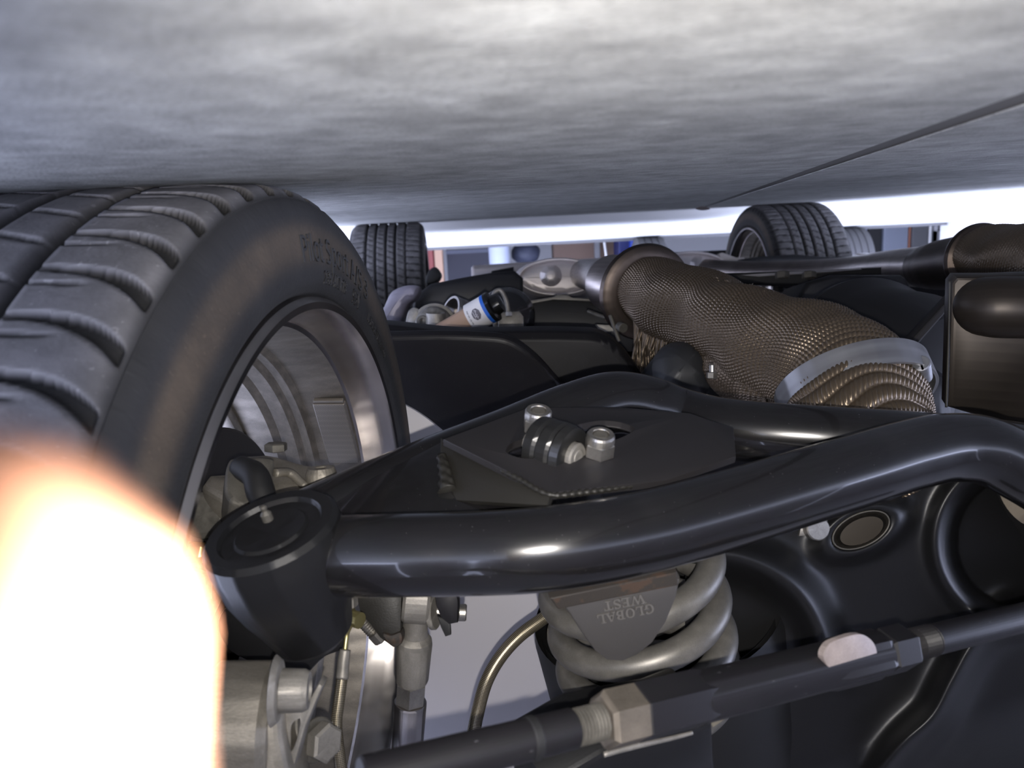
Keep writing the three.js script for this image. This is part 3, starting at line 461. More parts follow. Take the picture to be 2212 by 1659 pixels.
// ---------------------------------------------------------------- stamped subframe at the right
{
  const t = thing('subframe', 'black stamped subframe with a flared hole and deep pocket', 'chassis frame', P(1850, 1350, 0.64));
  const smoothLine = (l) => new THREE.CatmullRomCurve3(l.map((p) => V(p[0], p[1], 0))).getPoints(36).map((p) => [p.x, p.y]);
  const seg2 = (x, y, x0, y0, x1, y1) => { const dx = x1 - x0, dy = y1 - y0, k = clamp(((x - x0) * dx + (y - y0) * dy) / (dx * dx + dy * dy), 0, 1); return Math.hypot(x - x0 - k * dx, y - y0 - k * dy); };
  const arc = smoothLine([[1520, 1195], [1600, 1205], [1670, 1235], [1725, 1280], [1765, 1345], [1790, 1430]]), arc2 = smoothLine([[1900, 1680], [1960, 1605], [2020, 1545], [2060, 1470], [2110, 1385], [2180, 1330]]);
  const dl = (l, x, y) => { let m = 1e9; for (let i = 0; i < l.length - 1; i++) m = Math.min(m, seg2(x, y, ...l[i], ...l[i + 1])); return m; };
  const dep = (x, y) => {
    let d = 0.63 + (x - 1800) * 0.00003 + (y - 1250) * 0.00006;
    const e = Math.atan2(-(y - 1145), x - 1860), cx = (x - 1860) * Math.cos(0.42) - (y - 1145) * Math.sin(0.42), cyy = (x - 1860) * Math.sin(0.42) + (y - 1145) * Math.cos(0.42), q = Math.hypot(cx / 64, cyy / 34);
    d -= 0.016 * Math.exp(-(((q - 1.25) / 0.55) ** 2)); if (q < 1.02) d += 0.05 * (1 - sst(q, 0.88, 1.02));
    d -= 0.03 * Math.exp(-((dl(arc, x, y) / 42) ** 2)); d -= 0.035 * Math.exp(-((dl(arc2, x, y) / 38) ** 2));
    const pq = Math.hypot((x - 2215) / 172, (y - 1170) / 165); d += 0.07 * (1 - sst(pq, 0.86, 1.0)) - 0.014 * Math.exp(-(((pq - 1.12) / 0.14) ** 2));
    const low = (x - 1500) * 0.35 + (y - 1500); d += 0.06 * sst(low, 240, 480);
    return d;
  };
  const nx = 230, ny = 260, pos = [], uv = [], idx = [];
  for (let j = 0; j <= ny; j++) for (let i = 0; i <= nx; i++) { const x = lerp(1480, 2420, i / nx), y = lerp(935, 1900, j / ny), p = P(x, y, dep(x, y)); pos.push(p.x, p.y, p.z); uv.push(p.x, p.y); }
  for (let j = 0; j < ny; j++) for (let i = 0; i < nx; i++) { const a = j * (nx + 1) + i, b = a + nx + 1; idx.push(a, a + 1, b, b, a + 1, b + 1); }
  const g = new THREE.BufferGeometry(); g.setAttribute('position', new THREE.Float32BufferAttribute(pos, 3)); g.setAttribute('uv', new THREE.Float32BufferAttribute(uv, 2)); g.setIndex(idx); g.computeVertexNormals();
  part('stamped_shell', g, M.frame, t);
  part('hole_floor', slab({ o: ellipse(1860, 1145, 66, 38, -0.42), d: 0.668, t: 0.004, b: 0.0005 }), std(0.055, 0.047, 0.04, 0.8, 0), t);
  part('hole_rim', sweep(ellipse(1860, 1145, 65, 35, -0.42, 30).map(([x, y]) => [P(x, y, dep(x, y) - 0.001), 0.0006]), { seg: 90, rad: 8, closed: true }), M.castDark, t);
  const nb = thing('weld_nut', 'pale weld nut tucked under the front tube beside the flared hole', 'nut', P(1757, 1138, 0.58));
  part('washer', slab({ o: [[1726, 1158], [1732, 1130], [1785, 1110], [1788, 1125], [1780, 1156]], d: 0.59, t: 0.004, b: 0.0005 }), M.zinc, nb);
  part('bolt_end', cyl(0.0085, 0.008, P(1757, 1140, 0.592), dirW(0.1, -0.1, -1)), M.zinc, nb);
  const k = thing('bushing_end', 'tan edged bushing end inside the deep subframe pocket', 'bushing', P(2190, 1120, 0.64));
  part('bushing_sleeve', cyl(0.03, 0.08, P(2205, 1120, 0.66), dirW(0.5, -0.3, -0.1)), M.rubber, k); part('bushing_cap', cyl(0.02, 0.012, P(2200, 1085, 0.62), dirW(0.4, -0.5, -0.7)), std(0.2, 0.17, 0.13, 0.6, 0.2), k);
}
solo('engine_block', slab({ o: [[1900, 690], [2010, 650], [2500, 640], [2500, 1150], [1900, 1150]], d: 1.22, t: 0.25, b: 0.01 }), M.black, 'black engine block face filling the gap behind the oil pan', 'engine');
{ // engine side: pan box, bell housing, braces
  const t = thing('oil_pan', 'dark metal oil pan box with welded pipe at the right edge', 'oil pan', P(2150, 720, 0.75));
  part('pan_box', slab({ o: [[2055, 612], [2066, 598], [2140, 598], [2420, 588], [2420, 1000], [2130, 905], [2046, 880]], pl: [[2055, 600, 0.74], [2420, 590, 0.7], [2055, 900, 0.768]], t: 0.035, b: 0.005, seg: 4 }), M.pan, t);
  part('pan_pipe', tube([[2118, 662, 0.745, 0.02], [2126, 662, 0.735, 0.026], [2160, 664, 0.725, 0.027], [2300, 664, 0.71, 0.027], [2440, 662, 0.7, 0.027]], { seg: 40, rad: 32 }), M.pan, t);
  part('weld_bead', tube([[2052, 606, 0.735, 0.0014], [2050, 700, 0.735, 0.0012], [2047, 800, 0.735, 0.0014], [2044, 880, 0.735, 0.0012]], { seg: 50, rad: 8 }), M.grime, t);
  solo('brace_strap', slab({ o: [[1942, 768], [1952, 752], [2060, 634], [2075, 640], [1965, 765], [1948, 776]], d: 0.83, t: 0.02, b: 0.002 }), M.plate, 'slanted flat brace running from the hose clamp to the oil pan', 'brace');
  const b = thing('bell_housing', 'black ribbed gearbox housing between the two exhaust pipes', 'gearbox', P(1880, 700, 1.0));
  part('housing_shell', lathe([[-0.12, 0], [-0.115, 0.06], [-0.1, 0.1], [-0.05, 0.135], [0, 0.15], [0.02, 0.165], [0.03, 0.165], [0.035, 0.15], [0.12, 0.15], [0.12, 0]], 72, P(1930, 880, 1.02), dirW(-0.35, 0.05, 0.9)), M.under, b);
  for (const k of [0, 1, 2]) part('rib', tube([[1830 + k * 55, 800, 0.99 - k * 0.02, 0.004], [1850 + k * 60, 730, 1.0 - k * 0.02, 0.0045], [1900 + k * 55, 675, 1.03, 0.004], [1990 + k * 30, 650, 1.08, 0.003]], { seg: 40, rad: 12 }), M.under, b);
  part('pan_flange', slab({ o: [[1715, 660], [1745, 608], [1800, 592], [1950, 592], [1962, 600], [1990, 660], [1960, 700], [1740, 720]], d: 1.25, t: 0.12, b: 0.012, seg: 4 }), M.under, b);
  part('cover_bulge', slab({ o: smoothed([[1900, 640], [1930, 625], [2000, 628], [2052, 645], [2060, 665], [2000, 668], [1930, 662]], 6), d: 1.05, t: 0.06, b: 0.012, seg: 4 }), M.under, b);
  part('clutch_cover', lathe([[-0.02, 0], [-0.015, 0.02], [0, 0.04], [0.02, 0.052], [0.05, 0.06], [0.1, 0.06], [0.1, 0]], 48, P(1990, 830, 0.9), dirW(-0.3, 0.75, 0.8)), M.matt, b);
  const x = thing('cross_brace', 'flat black cross brace with two nuts beneath the gearbox', 'brace', P(1700, 595, 1.5));
  part('brace_bar', slab({ o: [[1440, 588], [1560, 590], [1740, 584], [1905, 577], [1906, 611], [1745, 613], [1600, 612], [1440, 604]], d: 1.5, t: 0.03, b: 0.003 }), M.black, x);
  part('bright_edge', slab({ o: [[1600, 594], [1740, 584], [1858, 579], [1862, 582], [1780, 590], [1640, 598]], d: 1.49, t: 0.004, b: 0.0008 }), M.alu, x);
  for (const px of [1690, 1748]) part('nut', hex(0.012, 0.012, P(px, 602, 1.4), dirW(0, -1, 0.1)), M.castDark, x);
}

// ---------------------------------------------------------------- exhaust
const wrapMat = std(0.155, 0.12, 0.085, 0.32, 0.72);
const CLAMP = P(1845, 846, 0.705);
const wrapRelief = (pitch, amp, bead) => (r, t, a, l, p) => {
  const cl = 1 - Math.exp(-(((p.distanceTo(CLAMP)) / 0.07) ** 6)), fold = cl * 0.05 * r * Math.sin(l * 21 + 1.3 * Math.sin(a * 2)) + cl * 0.045 * r * Math.sin(l * 47 + a * 1.5 + 1);
  const row = (l + 0.012 * Math.sin(a + 0.6) + 0.0035 * Math.sin(a * 3 + l * 30)) / pitch, k = Math.abs(Math.sin(Math.PI * row)), id = Math.floor(row), tw = 0.62 + 0.38 * Math.abs(Math.sin(a * bead + id * 1.7 + Math.sin(id * 12.9) * 2));
  return r + fold + amp * Math.pow(k, 0.7) * tw - amp * 0.8;
};
function strands(list, n, len, parent, mat) {                      // frayed ends
  const g = []; for (let i = 0; i < n; i++) { const k = rnd(), a = list[0].map((v, j) => lerp(v, list[1][j], k)), l = len * (0.5 + 0.7 * rnd()), dx = (rnd() - 0.5) * 26; g.push(tube([[a[0], a[1], a[2], 0.0012], [a[0] + dx * 0.3 + rnd() * 4, a[1] + l * 0.4, a[2] - 0.004 * rnd(), 0.0013], [a[0] + dx * 0.7, a[1] + l * 0.75, a[2] - 0.003, 0.0012], [a[0] + dx, a[1] + l, a[2], 0.0005]], { seg: 14, rad: 5, cap: false, f: (r, t, q, ll) => r * (0.75 + 0.35 * Math.abs(Math.sin(ll * 900))) })); }
  const m = part('frayed_strands', mergeGeometries(g), mat, parent); m.userData.kind = 'stuff'; return m;
}
{
  const t = thing('wrapped_exhaust', 'exhaust downpipe wrapped in frayed bronze heat wrap, crossing the middle', 'exhaust pipe', P(1650, 720, 0.78));
  part('heat_wrap', tube([[1388, 630, 1.22, 0.047], [1425, 642, 1.16, 0.051], [1480, 664, 1.08, 0.0535], [1550, 692, 1.0, 0.0545], [1630, 732, 0.91, 0.0535], [1710, 763, 0.83, 0.0535], [1780, 793, 0.765, 0.0545], [1828, 826, 0.725, 0.0565], [1848, 866, 0.697, 0.057], [1856, 930, 0.672, 0.057], [1862, 990, 0.665, 0.055], [1866, 1040, 0.668, 0.05]], { seg: 720, rad: 460, f: wrapRelief(0.0074, 0.0044, 48) }), wrapMat, t);
  part('wrap_fold', tube([[1530, 745, 1.03, 0.022], [1570, 775, 0.97, 0.036], [1610, 795, 0.92, 0.038], [1655, 830, 0.85, 0.034], [1700, 860, 0.8, 0.022]], { seg: 200, rad: 200, f: wrapRelief(0.0074, 0.004, 30) }), wrapMat, t);
  strands([[1368, 690, 1.14], [1446, 708, 1.06]], 110, 104, t, wrapMat);
  strands([[1500, 598, 1.05], [1660, 640, 0.88]], 90, -14, t, wrapMat);
  strands([[1660, 642, 0.88], [1960, 775, 0.71]], 140, -15, t, wrapMat);
  const ad = P(1470, 660, 1.09).sub(P(1380, 628, 1.23)).normalize();
  part('clamp_flange', lathe([[-0.018, 0.046], [-0.015, 0.058], [-0.009, 0.067], [0.0, 0.071], [0.008, 0.0685], [0.0125, 0.06], [0.0125, 0.046]], 72, P(1395, 632, 1.2), ad), M.exhaustDark, t);
  part('clamp_bolt', cyl(0.003, 0.04, P(1318, 680, 1.17), dirW(0.35, 1, 0)), M.castDark, t); part('clamp_nut', cyl(0.007, 0.012, P(1338, 705, 1.15), dirW(0.4, 0.3, -1)), M.castDark, t);
  part('collar', tube([[1320, 611, 1.33, 0.037], [1325, 613, 1.315, 0.046], [1348, 619, 1.27, 0.047], [1390, 632, 1.21, 0.05]], { seg: 40, rad: 56 }), M.exhaust, t);
  part('tail_pipe', tube([[1262, 592, 2.14, 0.037], [1290, 598, 1.75, 0.037], [1312, 607, 1.45, 0.037], [1330, 612, 1.3, 0.037]], { seg: 50, rad: 48 }), M.exhaust, t);
}
{
  const t = thing('hose_clamp', 'steel band clamp with slotted screw around the wrapped pipe', 'clamp', P(1850, 830, 0.6));
  const c = P(1845, 846, 0.705), ad = dirW(0.12, 0.84, -0.5).normalize();
  const tw = eR.clone();
  part('band', lathe([[-0.0115, 0.0618], [-0.0115, 0.0644], [0.0115, 0.0644], [0.0115, 0.0618]], 90, c, ad), M.strap, t);
  const s0 = P(1990, 790, 0.66), sd = dirW(-0.45, -0.5, -0.75);
  part('screw_housing', cyl(0.0072, 0.02, s0.clone().addScaledVector(sd, -0.018), sd), M.strap, t);
  const hd = part('screw_head', lathe([[0, 0], [0, 0.0072], [0.004, 0.0072], [0.005, 0.0062], [0.005, 0]], 30, s0, sd), M.strap, t);
  const sl = new THREE.BoxGeometry(0.0016, 0.0008, 0.0135), ey = sd.clone().normalize(), ez = dirW(0.25, 1, 0).addScaledVector(ey, -dirW(0.25, 1, 0).dot(ey)).normalize(); sl.applyMatrix4(new THREE.Matrix4().makeBasis(ey.clone().cross(ez).negate(), ey, ez).setPosition(s0.clone().addScaledVector(ey, 0.005)));
  part('screw_slot', sl, M.black, hd);
}
solo('starter_cover', lathe([[-0.04, 0], [-0.037, 0.014], [-0.029, 0.026], [-0.014, 0.036], [0.05, 0.042], [0.1, 0.042], [0.1, 0]], 48, P(1470, 808, 0.98), dirW(0, 0.35, 1)), std(0.035, 0.037, 0.042, 0.45, 0.2), 'dull grey rounded cover under the frayed end of the heat wrap', 'engine part');
{ const o = P(1538, 818, 0.75), t = thing('bleed_nipple', 'tiny pale grease fitting beside the rear arm tube', 'fitting', o), a = dirW(0, -1, 0); part('fitting_hex', hex(0.005, 0.006, o, a), M.zinc, t); part('fitting_tip', cyl(0.0026, 0.013, o, a, 16), M.zinc, t); }
function muffler(label, cx, cy, a, b, d, rot, bump) {
  const t = thing('muffler', label, 'muffler', P(cx, cy, d), 'oval mufflers under the rear of the car');
  part('case', slab({ o: ellipse(cx, cy, a, b, rot, 64), d, t: 0.42, b: 0.03, seg: 8 }), M.muffler, t);
  part('end_rim', sweep(ellipse(cx, cy, a * 0.87, b * 0.84, rot, 48).map(([x, y]) => [P(x, y, d - 0.001), 0.0045]), { seg: 140, rad: 10, closed: true }), M.muffler, t);
  part('dimple', lathe([[-0.016, 0], [-0.0145, 0.01], [-0.009, 0.021], [0, 0.029], [0.01, 0.03]], 36, P(cx + bump, cy - 3, d), eF), M.muffler, t);
  return t;
}
muffler('oval steel muffler in full view left of the wrapped pipe flange', 1206, 598, 97, 45, 2.15, -0.03, -16);
muffler('second oval muffler, partly hidden behind the wrapped pipe', 1500, 574, 78, 34, 2.72, 0.03, 10);
{
  const t = thing('right_exhaust', 'bare steel exhaust pipe running to a flange at the right edge', 'exhaust pipe', P(1950, 570, 1.5));
  part('pipe', tube([[1510, 582, 2.75, 0.036], [1600, 590, 2.6, 0.038], [1750, 590, 2.35, 0.038], [1844, 586, 2.1, 0.038], [1905, 580, 1.85, 0.038], [1965, 577, 1.63, 0.038], [2005, 577, 1.5, 0.038]], { seg: 80, rad: 48 }), M.exhaust, t);
  part('collar', tube([[1998, 577, 1.52, 0.0385], [2016, 575, 1.46, 0.0405], [2036, 572, 1.41, 0.0425], [2080, 566, 1.32, 0.0425], [2110, 562, 1.26, 0.042]], { seg: 50, rad: 48 }), M.exhaustDark, t);
  const ad = P(2180, 556, 1.15).sub(P(2060, 562, 1.3)).normalize();
  part('clamp_flange', lathe([[-0.012, 0.044], [-0.006, 0.053], [0.002, 0.0555], [0.008, 0.053], [0.012, 0.044]], 72, P(2118, 562, 1.24), ad), M.exhaustDark, t);
  part('heat_wrap', tube([[2118, 562, 1.24, 0.042], [2150, 560, 1.19, 0.046], [2210, 560, 1.1, 0.047], [2330, 575, 0.98, 0.047], [2450, 600, 0.9, 0.046]], { seg: 420, rad: 200, f: wrapRelief(0.006, 0.0024, 34) }), wrapMat, t);
}

// ---------------------------------------------------------------- pump and fittings behind the rail
{
  const d = 1.36, tw = dirW(0, 0, -1), t = thing('fuel_pump', 'round aluminium pump body with threaded port on the chassis rail', 'pump', P(938, 690, d));
  part('pump_body', lathe([[-0.03, 0], [-0.028, 0.018], [-0.02, 0.027], [-0.008, 0.031], [0, 0.0315], [0.001, 0.0365], [0.012, 0.0372], [0.03, 0.0365], [0.03, 0]], 56, P(938, 703, d), eF), M.dull, t);
  part('port', lathe([[0, 0.009], [0, 0.0155], [0.03, 0.017], [0.03, 0], [0.01, 0.0]], 28, P(941, 676, d - 0.035), dirW(0, 1, 0.2)), M.dull, t);
  part('socket_screw', lathe([[0, 0.004], [-0.002, 0.0045], [-0.003, 0.0085], [0, 0.0098], [0.01, 0.0098]], 24, P(912, 694, d - 0.034), eF), M.castDark, t);
  part('lug', slab({ o: smoothed([[878, 702], [882, 672], [892, 664], [905, 668], [904, 700]], 4), d, t: 0.03, b: 0.004 }), M.dull, t);
}
solo('pipe_ring', lathe([[-0.004, 0.022], [-0.004, 0.026], [0.02, 0.026], [0.02, 0.022]], 40, P(994, 680, 1.36), dirW(-0.75, -0.25, -0.55)), M.alu, 'open aluminium pipe ring between the pump and the labelled canister', 'ring');
{
  const d = 1.3, c = P(992, 703, d), ad = P(1076, 655, d - 0.02).sub(c).normalize(), tw = eF.clone().negate(), t = thing('filter_canister', 'canister with white badge label, blue band and black cap', 'canister', c);
  const cv = document.createElement('canvas'); cv.width = 512; cv.height = 512; const x = cv.getContext('2d'); x.fillStyle = '#f3f0ee'; x.fillRect(0, 0, 512, 512);
  // label art: u runs around the canister, v along it
  const badge = () => { x.save(); x.translate(262, 225); x.fillStyle = '#6f6a70'; x.beginPath(); for (let i = 0; i < 8; i++) { const a = (i + 0.5) * Math.PI / 4; x.lineTo(170 * Math.cos(a), 125 * Math.sin(a)); } x.closePath(); x.fill(); x.strokeStyle = '#f0eef0'; x.lineWidth = 11; x.beginPath(); for (let i = 0; i <= 60; i++) { const q = i / 60; x.lineTo(-125 + 250 * q, 34 * Math.sin(q * 29) * (0.6 + 0.4 * Math.cos(q * 9)) - 12 * Math.cos(q * 5)); } x.stroke(); x.lineWidth = 6; x.strokeRect(-90, 62, 180, 5); x.restore(); x.fillStyle = '#222'; x.font = 'bold 50px sans-serif'; x.textAlign = 'center'; x.fillText('PART NO. CSI-188', 262, 450, 470); };
  badge();
  const ct = new THREE.CanvasTexture(cv); ct.colorSpace = THREE.SRGBColorSpace; ct.wrapS = THREE.RepeatWrapping;
  const R = 0.0235;
  part('canister_base', lathe([[-0.05, 0], [-0.05, 0.018], [-0.048, 0.0195], [0.024, 0.0195], [0.024, 0]], 40, c, ad), M.tan, t);
  const n = 64, l0 = 0.023, l1 = 0.053, pos = [], uv = [], idx = [], X = tw.clone().addScaledVector(ad, -tw.dot(ad)).normalize(), Z = ad.clone().cross(X);
  for (let i = 0; i <= n; i++) { const a = i / n * 2 * Math.PI - Math.PI; for (const l of [l0, l1]) { const p = c.clone().addScaledVector(ad, l).addScaledVector(X, R * Math.cos(a)).addScaledVector(Z, R * Math.sin(a)); pos.push(p.x, p.y, p.z); uv.push((a * R) / (l1 - l0) + 0.5, (l - l0) / (l1 - l0)); } }
  for (let i = 0; i < n; i++) { const a = i * 2; idx.push(a, a + 1, a + 2, a + 2, a + 1, a + 3); }
  const g = new THREE.BufferGeometry(); g.setAttribute('position', new THREE.Float32BufferAttribute(pos, 3)); g.setAttribute('uv', new THREE.Float32BufferAttribute(uv, 2)); g.setIndex(idx); g.computeVertexNormals();
  ct.wrapS = THREE.ClampToEdgeWrapping; const lm = std(0.85, 0.85, 0.85, 0.4, 0, { map: ct });
  part('label', g, lm, t); part('label_core', lathe([[l0, 0], [l0, R - 0.0004], [l1, R - 0.0004], [l1, 0]], 48, c, ad), M.black, t);
  part('blue_band', lathe([[l1 - 0.0005, R], [l1 - 0.0005, R + 0.0006], [l1 + 0.006, R + 0.0006], [l1 + 0.006, 0]], 48, c, ad), M.blue, t);
  part('cap', lathe([[l1 + 0.005, R + 0.001], [l1 + 0.011, R + 0.001], [l1 + 0.013, R - 0.006], [l1 + 0.014, 0.017], [l1 + 0.024, 0.015], [l1 + 0.026, 0]], 40, c, ad), std(0.01, 0.01, 0.01, 0.2, 0), t);
}
{
  const d = 1.42, t = thing('valve_block', 'grey valve block with looped metal line beside the canister', 'valve block', P(1105, 685, d));
  part('block', slab({ o: [[1076, 690], [1080, 675], [1122, 672], [1131, 684], [1131, 730], [1076, 730]], d, t: 0.05, b: 0.003 }), M.dull, t);
  part('line_nut', hex(0.0062, 0.009, P(1099, 684, d - 0.004), dirW(0, -1, 0)), M.zinc, t);
  part('looped_line', tube([[1072, 720, d - 0.005, 0.0038], [1068, 690, d - 0.005, 0.0038], [1064, 650, d - 0.005, 0.0038], [1070, 630, d - 0.006, 0.0038], [1080, 627, d - 0.006, 0.0038], [1090, 640, d - 0.006, 0.0038], [1096, 660, d - 0.005, 0.0038], [1099, 684, d - 0.004, 0.0038]], { seg: 70, rad: 16 }), M.dull, t);
  solo('booster_dome', lathe([[-0.04, 0], [-0.038, 0.022], [-0.028, 0.042], [-0.01, 0.052], [0, 0.0535], [0.05, 0.054], [0.05, 0]], 64, P(1094, 683, 1.53), eF), std(0.02, 0.02, 0.022, 0.22, 0.2, { clearcoat: 0.6, clearcoatRoughness: 0.1 }), 'glossy black dome behind the looped metal line', 'booster');
}
// rails and lit edges beyond
solo('floor_rail', slab({ o: [[890, 672], [893, 640], [930, 612], [1000, 598], [1060, 588], [1112, 584], [1130, 600], [1130, 652], [1020, 664], [930, 690]], d: 1.95, t: 0.2, b: 0.012, seg: 4 }), M.under, 'black floor rail with sloping edge behind the pump', 'chassis rail');
solo('rocker_bracket', slab({ o: smoothed([[800, 720], [828, 660], [845, 628], [880, 614], [905, 618], [898, 640], [880, 655], [866, 690], [850, 730]], 5), d: 1.85, t: 0.08, b: 0.02, seg: 5 }), std(0.32, 0.3, 0.36, 0.35, 0.2), 'satin lilac grey body bracket under the left rear wheel', 'bracket');
solo('spring_shackle', slab({ o: smoothed([[920, 612], [926, 584], [940, 576], [952, 590], [944, 606]], 4), d: 2.6, t: 0.06, b: 0.006 }), M.black, 'small black shackle at the lower corner of the left rear tyre', 'shackle');
for (const [o, label] of [[[[953, 664], [990, 655], [1040, 649], [1040, 654], [990, 661], [954, 671]], 'upper bright metal strip behind the aluminium pump'], [[[960, 676], [1030, 660], [1032, 667], [970, 685]], 'lower bright metal strip behind the aluminium pump']]) solo('bright_strip', slab({ o, d: 1.62, t: 0.02, b: 0.001 }), M.alu, label, 'metal strip', 'bright strips behind the pump');
{
  const t = thing('crossmember', 'black crossmember with thin pale edge under the oval muffler', 'crossmember', P(1240, 670, 1.62));
  part('beam', slab({ o: [[1120, 652], [1195, 643], [1228, 641], [1400, 652], [1420, 760], [1120, 760]], d: 1.64, t: 0.12, b: 0.004 }), M.under, t);
  part('edge_strip', slab({ o: [[1128, 652], [1196, 641], [1204, 636], [1226, 637], [1236, 643], [1318, 648], [1318, 653], [1228, 648], [1195, 647], [1130, 659]], d: 1.625, t: 0.01, b: 0.001 }), M.dull, t);
  part('bracket', slab({ o: [[1288, 700], [1372, 706], [1364, 716], [1300, 716]], d: 1.35, t: 0.02, b: 0.001 }), M.dull, t);
}
{ const o = P(1310, 685, 1.3), t = thing('pipe_fitting', 'small copper coloured pipe fitting left of the wrapped pipe', 'fitting', o); part('fitting_body', lathe([[0, 0], [0, 0.005], [0.004, 0.007], [0.009, 0.006], [0.013, 0.0075], [0.02, 0.005], [0.02, 0]], 20, o, dirW(1, 0.35, -0.2)), M.copper, t); part('line', tube([[1270, 672, 1.32, 0.003], [1290, 680, 1.31, 0.0035], [1310, 686, 1.3, 0.003]], { seg: 16, rad: 12 }), M.castDark, t); }
{
  const t = thing('fuel_tank', 'pale fuel tank with bright lower edge behind the mufflers', 'fuel tank', P(1210, 575, 3.3));
  part('tank_shell', slab({ o: [[1018, 577], [1022, 572], [1110, 566], [1230, 560], [1360, 551], [1440, 548], [1440, 640], [1018, 640]], d: 3.3, t: 0.3, b: 0.02, seg: 4 }), M.muffler, t);
  part('tank_strap', slab({ o: [[1062, 585], [1110, 576], [1110, 640], [1055, 640]], d: 3.25, t: 0.02, b: 0.002 }), M.under, t);
}
{
  const t = thing('rear_axle', 'dark rear axle assembly in front of the right rear wheel', 'axle', P(1740, 562, 2.7));
  part('axle_tube', tube([[960, 640, 3.12, 0.04], [1300, 608, 3.12, 0.04], [1500, 590, 3.1, 0.04], [1640, 580, 3.1, 0.04]], { seg: 30, rad: 30 }), M.under, t);
  part('spring_leaf', slab({ o: [[1598, 560], [1640, 554], [1720, 549], [1760, 553], [1800, 555], [1905, 551], [1905, 562], [1800, 568], [1700, 566], [1600, 572]], d: 2.72, t: 0.06, b: 0.004 }), M.under, t);
  part('pale_bracket', slab({ o: [[1552, 548], [1560, 545], [1590, 556], [1608, 556], [1612, 575], [1596, 577], [1592, 564], [1560, 562]], d: 2.8, t: 0.03, b: 0.003 }), std(0.6, 0.56, 0.53, 0.5, 0), t);
}

// ---------------------------------------------------------------- garage beyond the ramp
const GY = RY1 + 0.026, atZ = (px, z) => { const a = dirW((px - CX) / FPX, (520 - CY) / FPX, 1); return a.x / a.z * z; };
const stucco = std(0.75, 0.74, 0.72, 0.9, 0), grey = (v, r = 0.8) => std(v, v, v * 1.03, r, 0);
struct('garage_threshold', (() => { const q = []; for (let i = 0; i <= 60; i++) q.push(new THREE.Vector2(lerp(-3, 3.5, i / 60), 0.024 + 0.004 * (fbm(i * 0.31, 0, 64, 3, 5) - 0.5))); const s = new THREE.Shape([new THREE.Vector2(-3, -0.1), new THREE.Vector2(3.5, -0.1), ...q.reverse()]); const g = new THREE.ExtrudeGeometry(s, { depth: 0.5, bevelEnabled: false }); g.translate(0, RY1, RZ1); return g; })(), grey(0.07));
struct('garage_floor', boxAt(-3, 5.4, RY1 - 0.1, GY - 0.003, RZ1 + 0.49, 11), grey(0.2));
const JX = atZ(2073, 6.5);
struct('wall_back', boxAt(-3.2, 5.6, RY1 - 0.1, 3, 11, 11.15), grey(0.28));
struct('wall_left', boxAt(-3.2, -3, RY1 - 0.1, 3, RZ1, 11), grey(0.35));
struct('wall_right', boxAt(JX, 9, RY1 - 0.3, 3.6, 6.5, 6.8), stucco);
struct('wall_side', boxAt(5.4, 5.6, RY1 - 0.1, 3, 6.8, 11), grey(0.35));
struct('ceiling', boxAt(-3.2, 5.6, 2.4, 2.55, 6.4, 11.15), grey(0.5));
const crate = (name, label, cat, x0, x1, z, h, mat, dz = 0.4, group) => solo(name, (() => { const g = new RoundedBoxGeometry(atZ(x1, z) - atZ(x0, z), h, dz, 2, 0.012); g.translate((atZ(x0, z) + atZ(x1, z)) / 2, GY - 0.003 + h / 2, z + dz / 2); return g; })(), mat, label, cat, group);
crate('wooden_post', 'tan wooden post beside the left rear tyre, far back in the garage', 'post', 936, 954, 8.4, 2.1, std(0.3, 0.19, 0.13, 0.8, 0), 0.12);
crate('red_can', 'small red can left of the tan wooden post', 'can', 922, 934, 8.8, 0.3, std(0.2, 0.04, 0.035, 0.6, 0), 0.15);
{
  const z = 9, t = thing('workbench', 'low dark workbench with brown drawer and blue grey shelf', 'workbench', V(atZ(1010, z), GY, z)), x0 = atZ(962, z), x1 = atZ(1062, z);
  part('drawer', boxAt(x0, x1, GY - 0.003, GY + 0.06, z, z + 0.4), std(0.05, 0.035, 0.028, 0.8, 0), t); part('shelf', boxAt(x0, x1, GY + 0.06, GY + 0.1, z - 0.03, z + 0.4), std(0.06, 0.065, 0.09, 0.7, 0), t); part('cabinet', boxAt(x0, x1, GY + 0.1, GY + 0.8, z + 0.05, z + 0.4), std(0.015, 0.015, 0.025, 0.7, 0), t);
}
solo('white_drum', lathe([[0, 0], [0, 0.095], [0.01, 0.1], [0.2, 0.1], [0.21, 0.104], [0.4, 0.1], [0.6, 0.1], [0.61, 0]], 40, V(atZ(1077, 8), GY - 0.003, 8), V(0, 1, 0)), std(0.34, 0.37, 0.46, 0.5, 0), 'pale blue white drum on the garage floor above the muffler', 'drum');
solo('blue_bag', (() => { const g = new THREE.SphereGeometry(0.14, 28, 20), p = g.attributes.position; for (let i = 0; i < p.count; i++) { const x = p.getX(i), y = p.getY(i), z = p.getZ(i), k = 1 + 0.25 * (fbm(x * 12 + 9, y * 12 + z * 9 + 9, 64, 3, 9) - 0.5); p.setXYZ(i, x * k, y * 0.8 * k, z * k); } g.computeVertexNormals(); g.translate(atZ(1135, 8.2), GY + 0.105, 8.2); return g; })(), std(0.012, 0.015, 0.03, 0.7, 0), 'crumpled dark blue bag beside the pale drum', 'bag');
crate('cardboard_box', 'brown cardboard box in the garage above the big muffler', 'box', 1195, 1330, 9.2, 0.5, std(0.1, 0.065, 0.048, 0.85, 0));
crate('grey_post', 'thin grey post in front of the brown cardboard box', 'post', 1284, 1296, 9, 1.2, grey(0.12), 0.08);
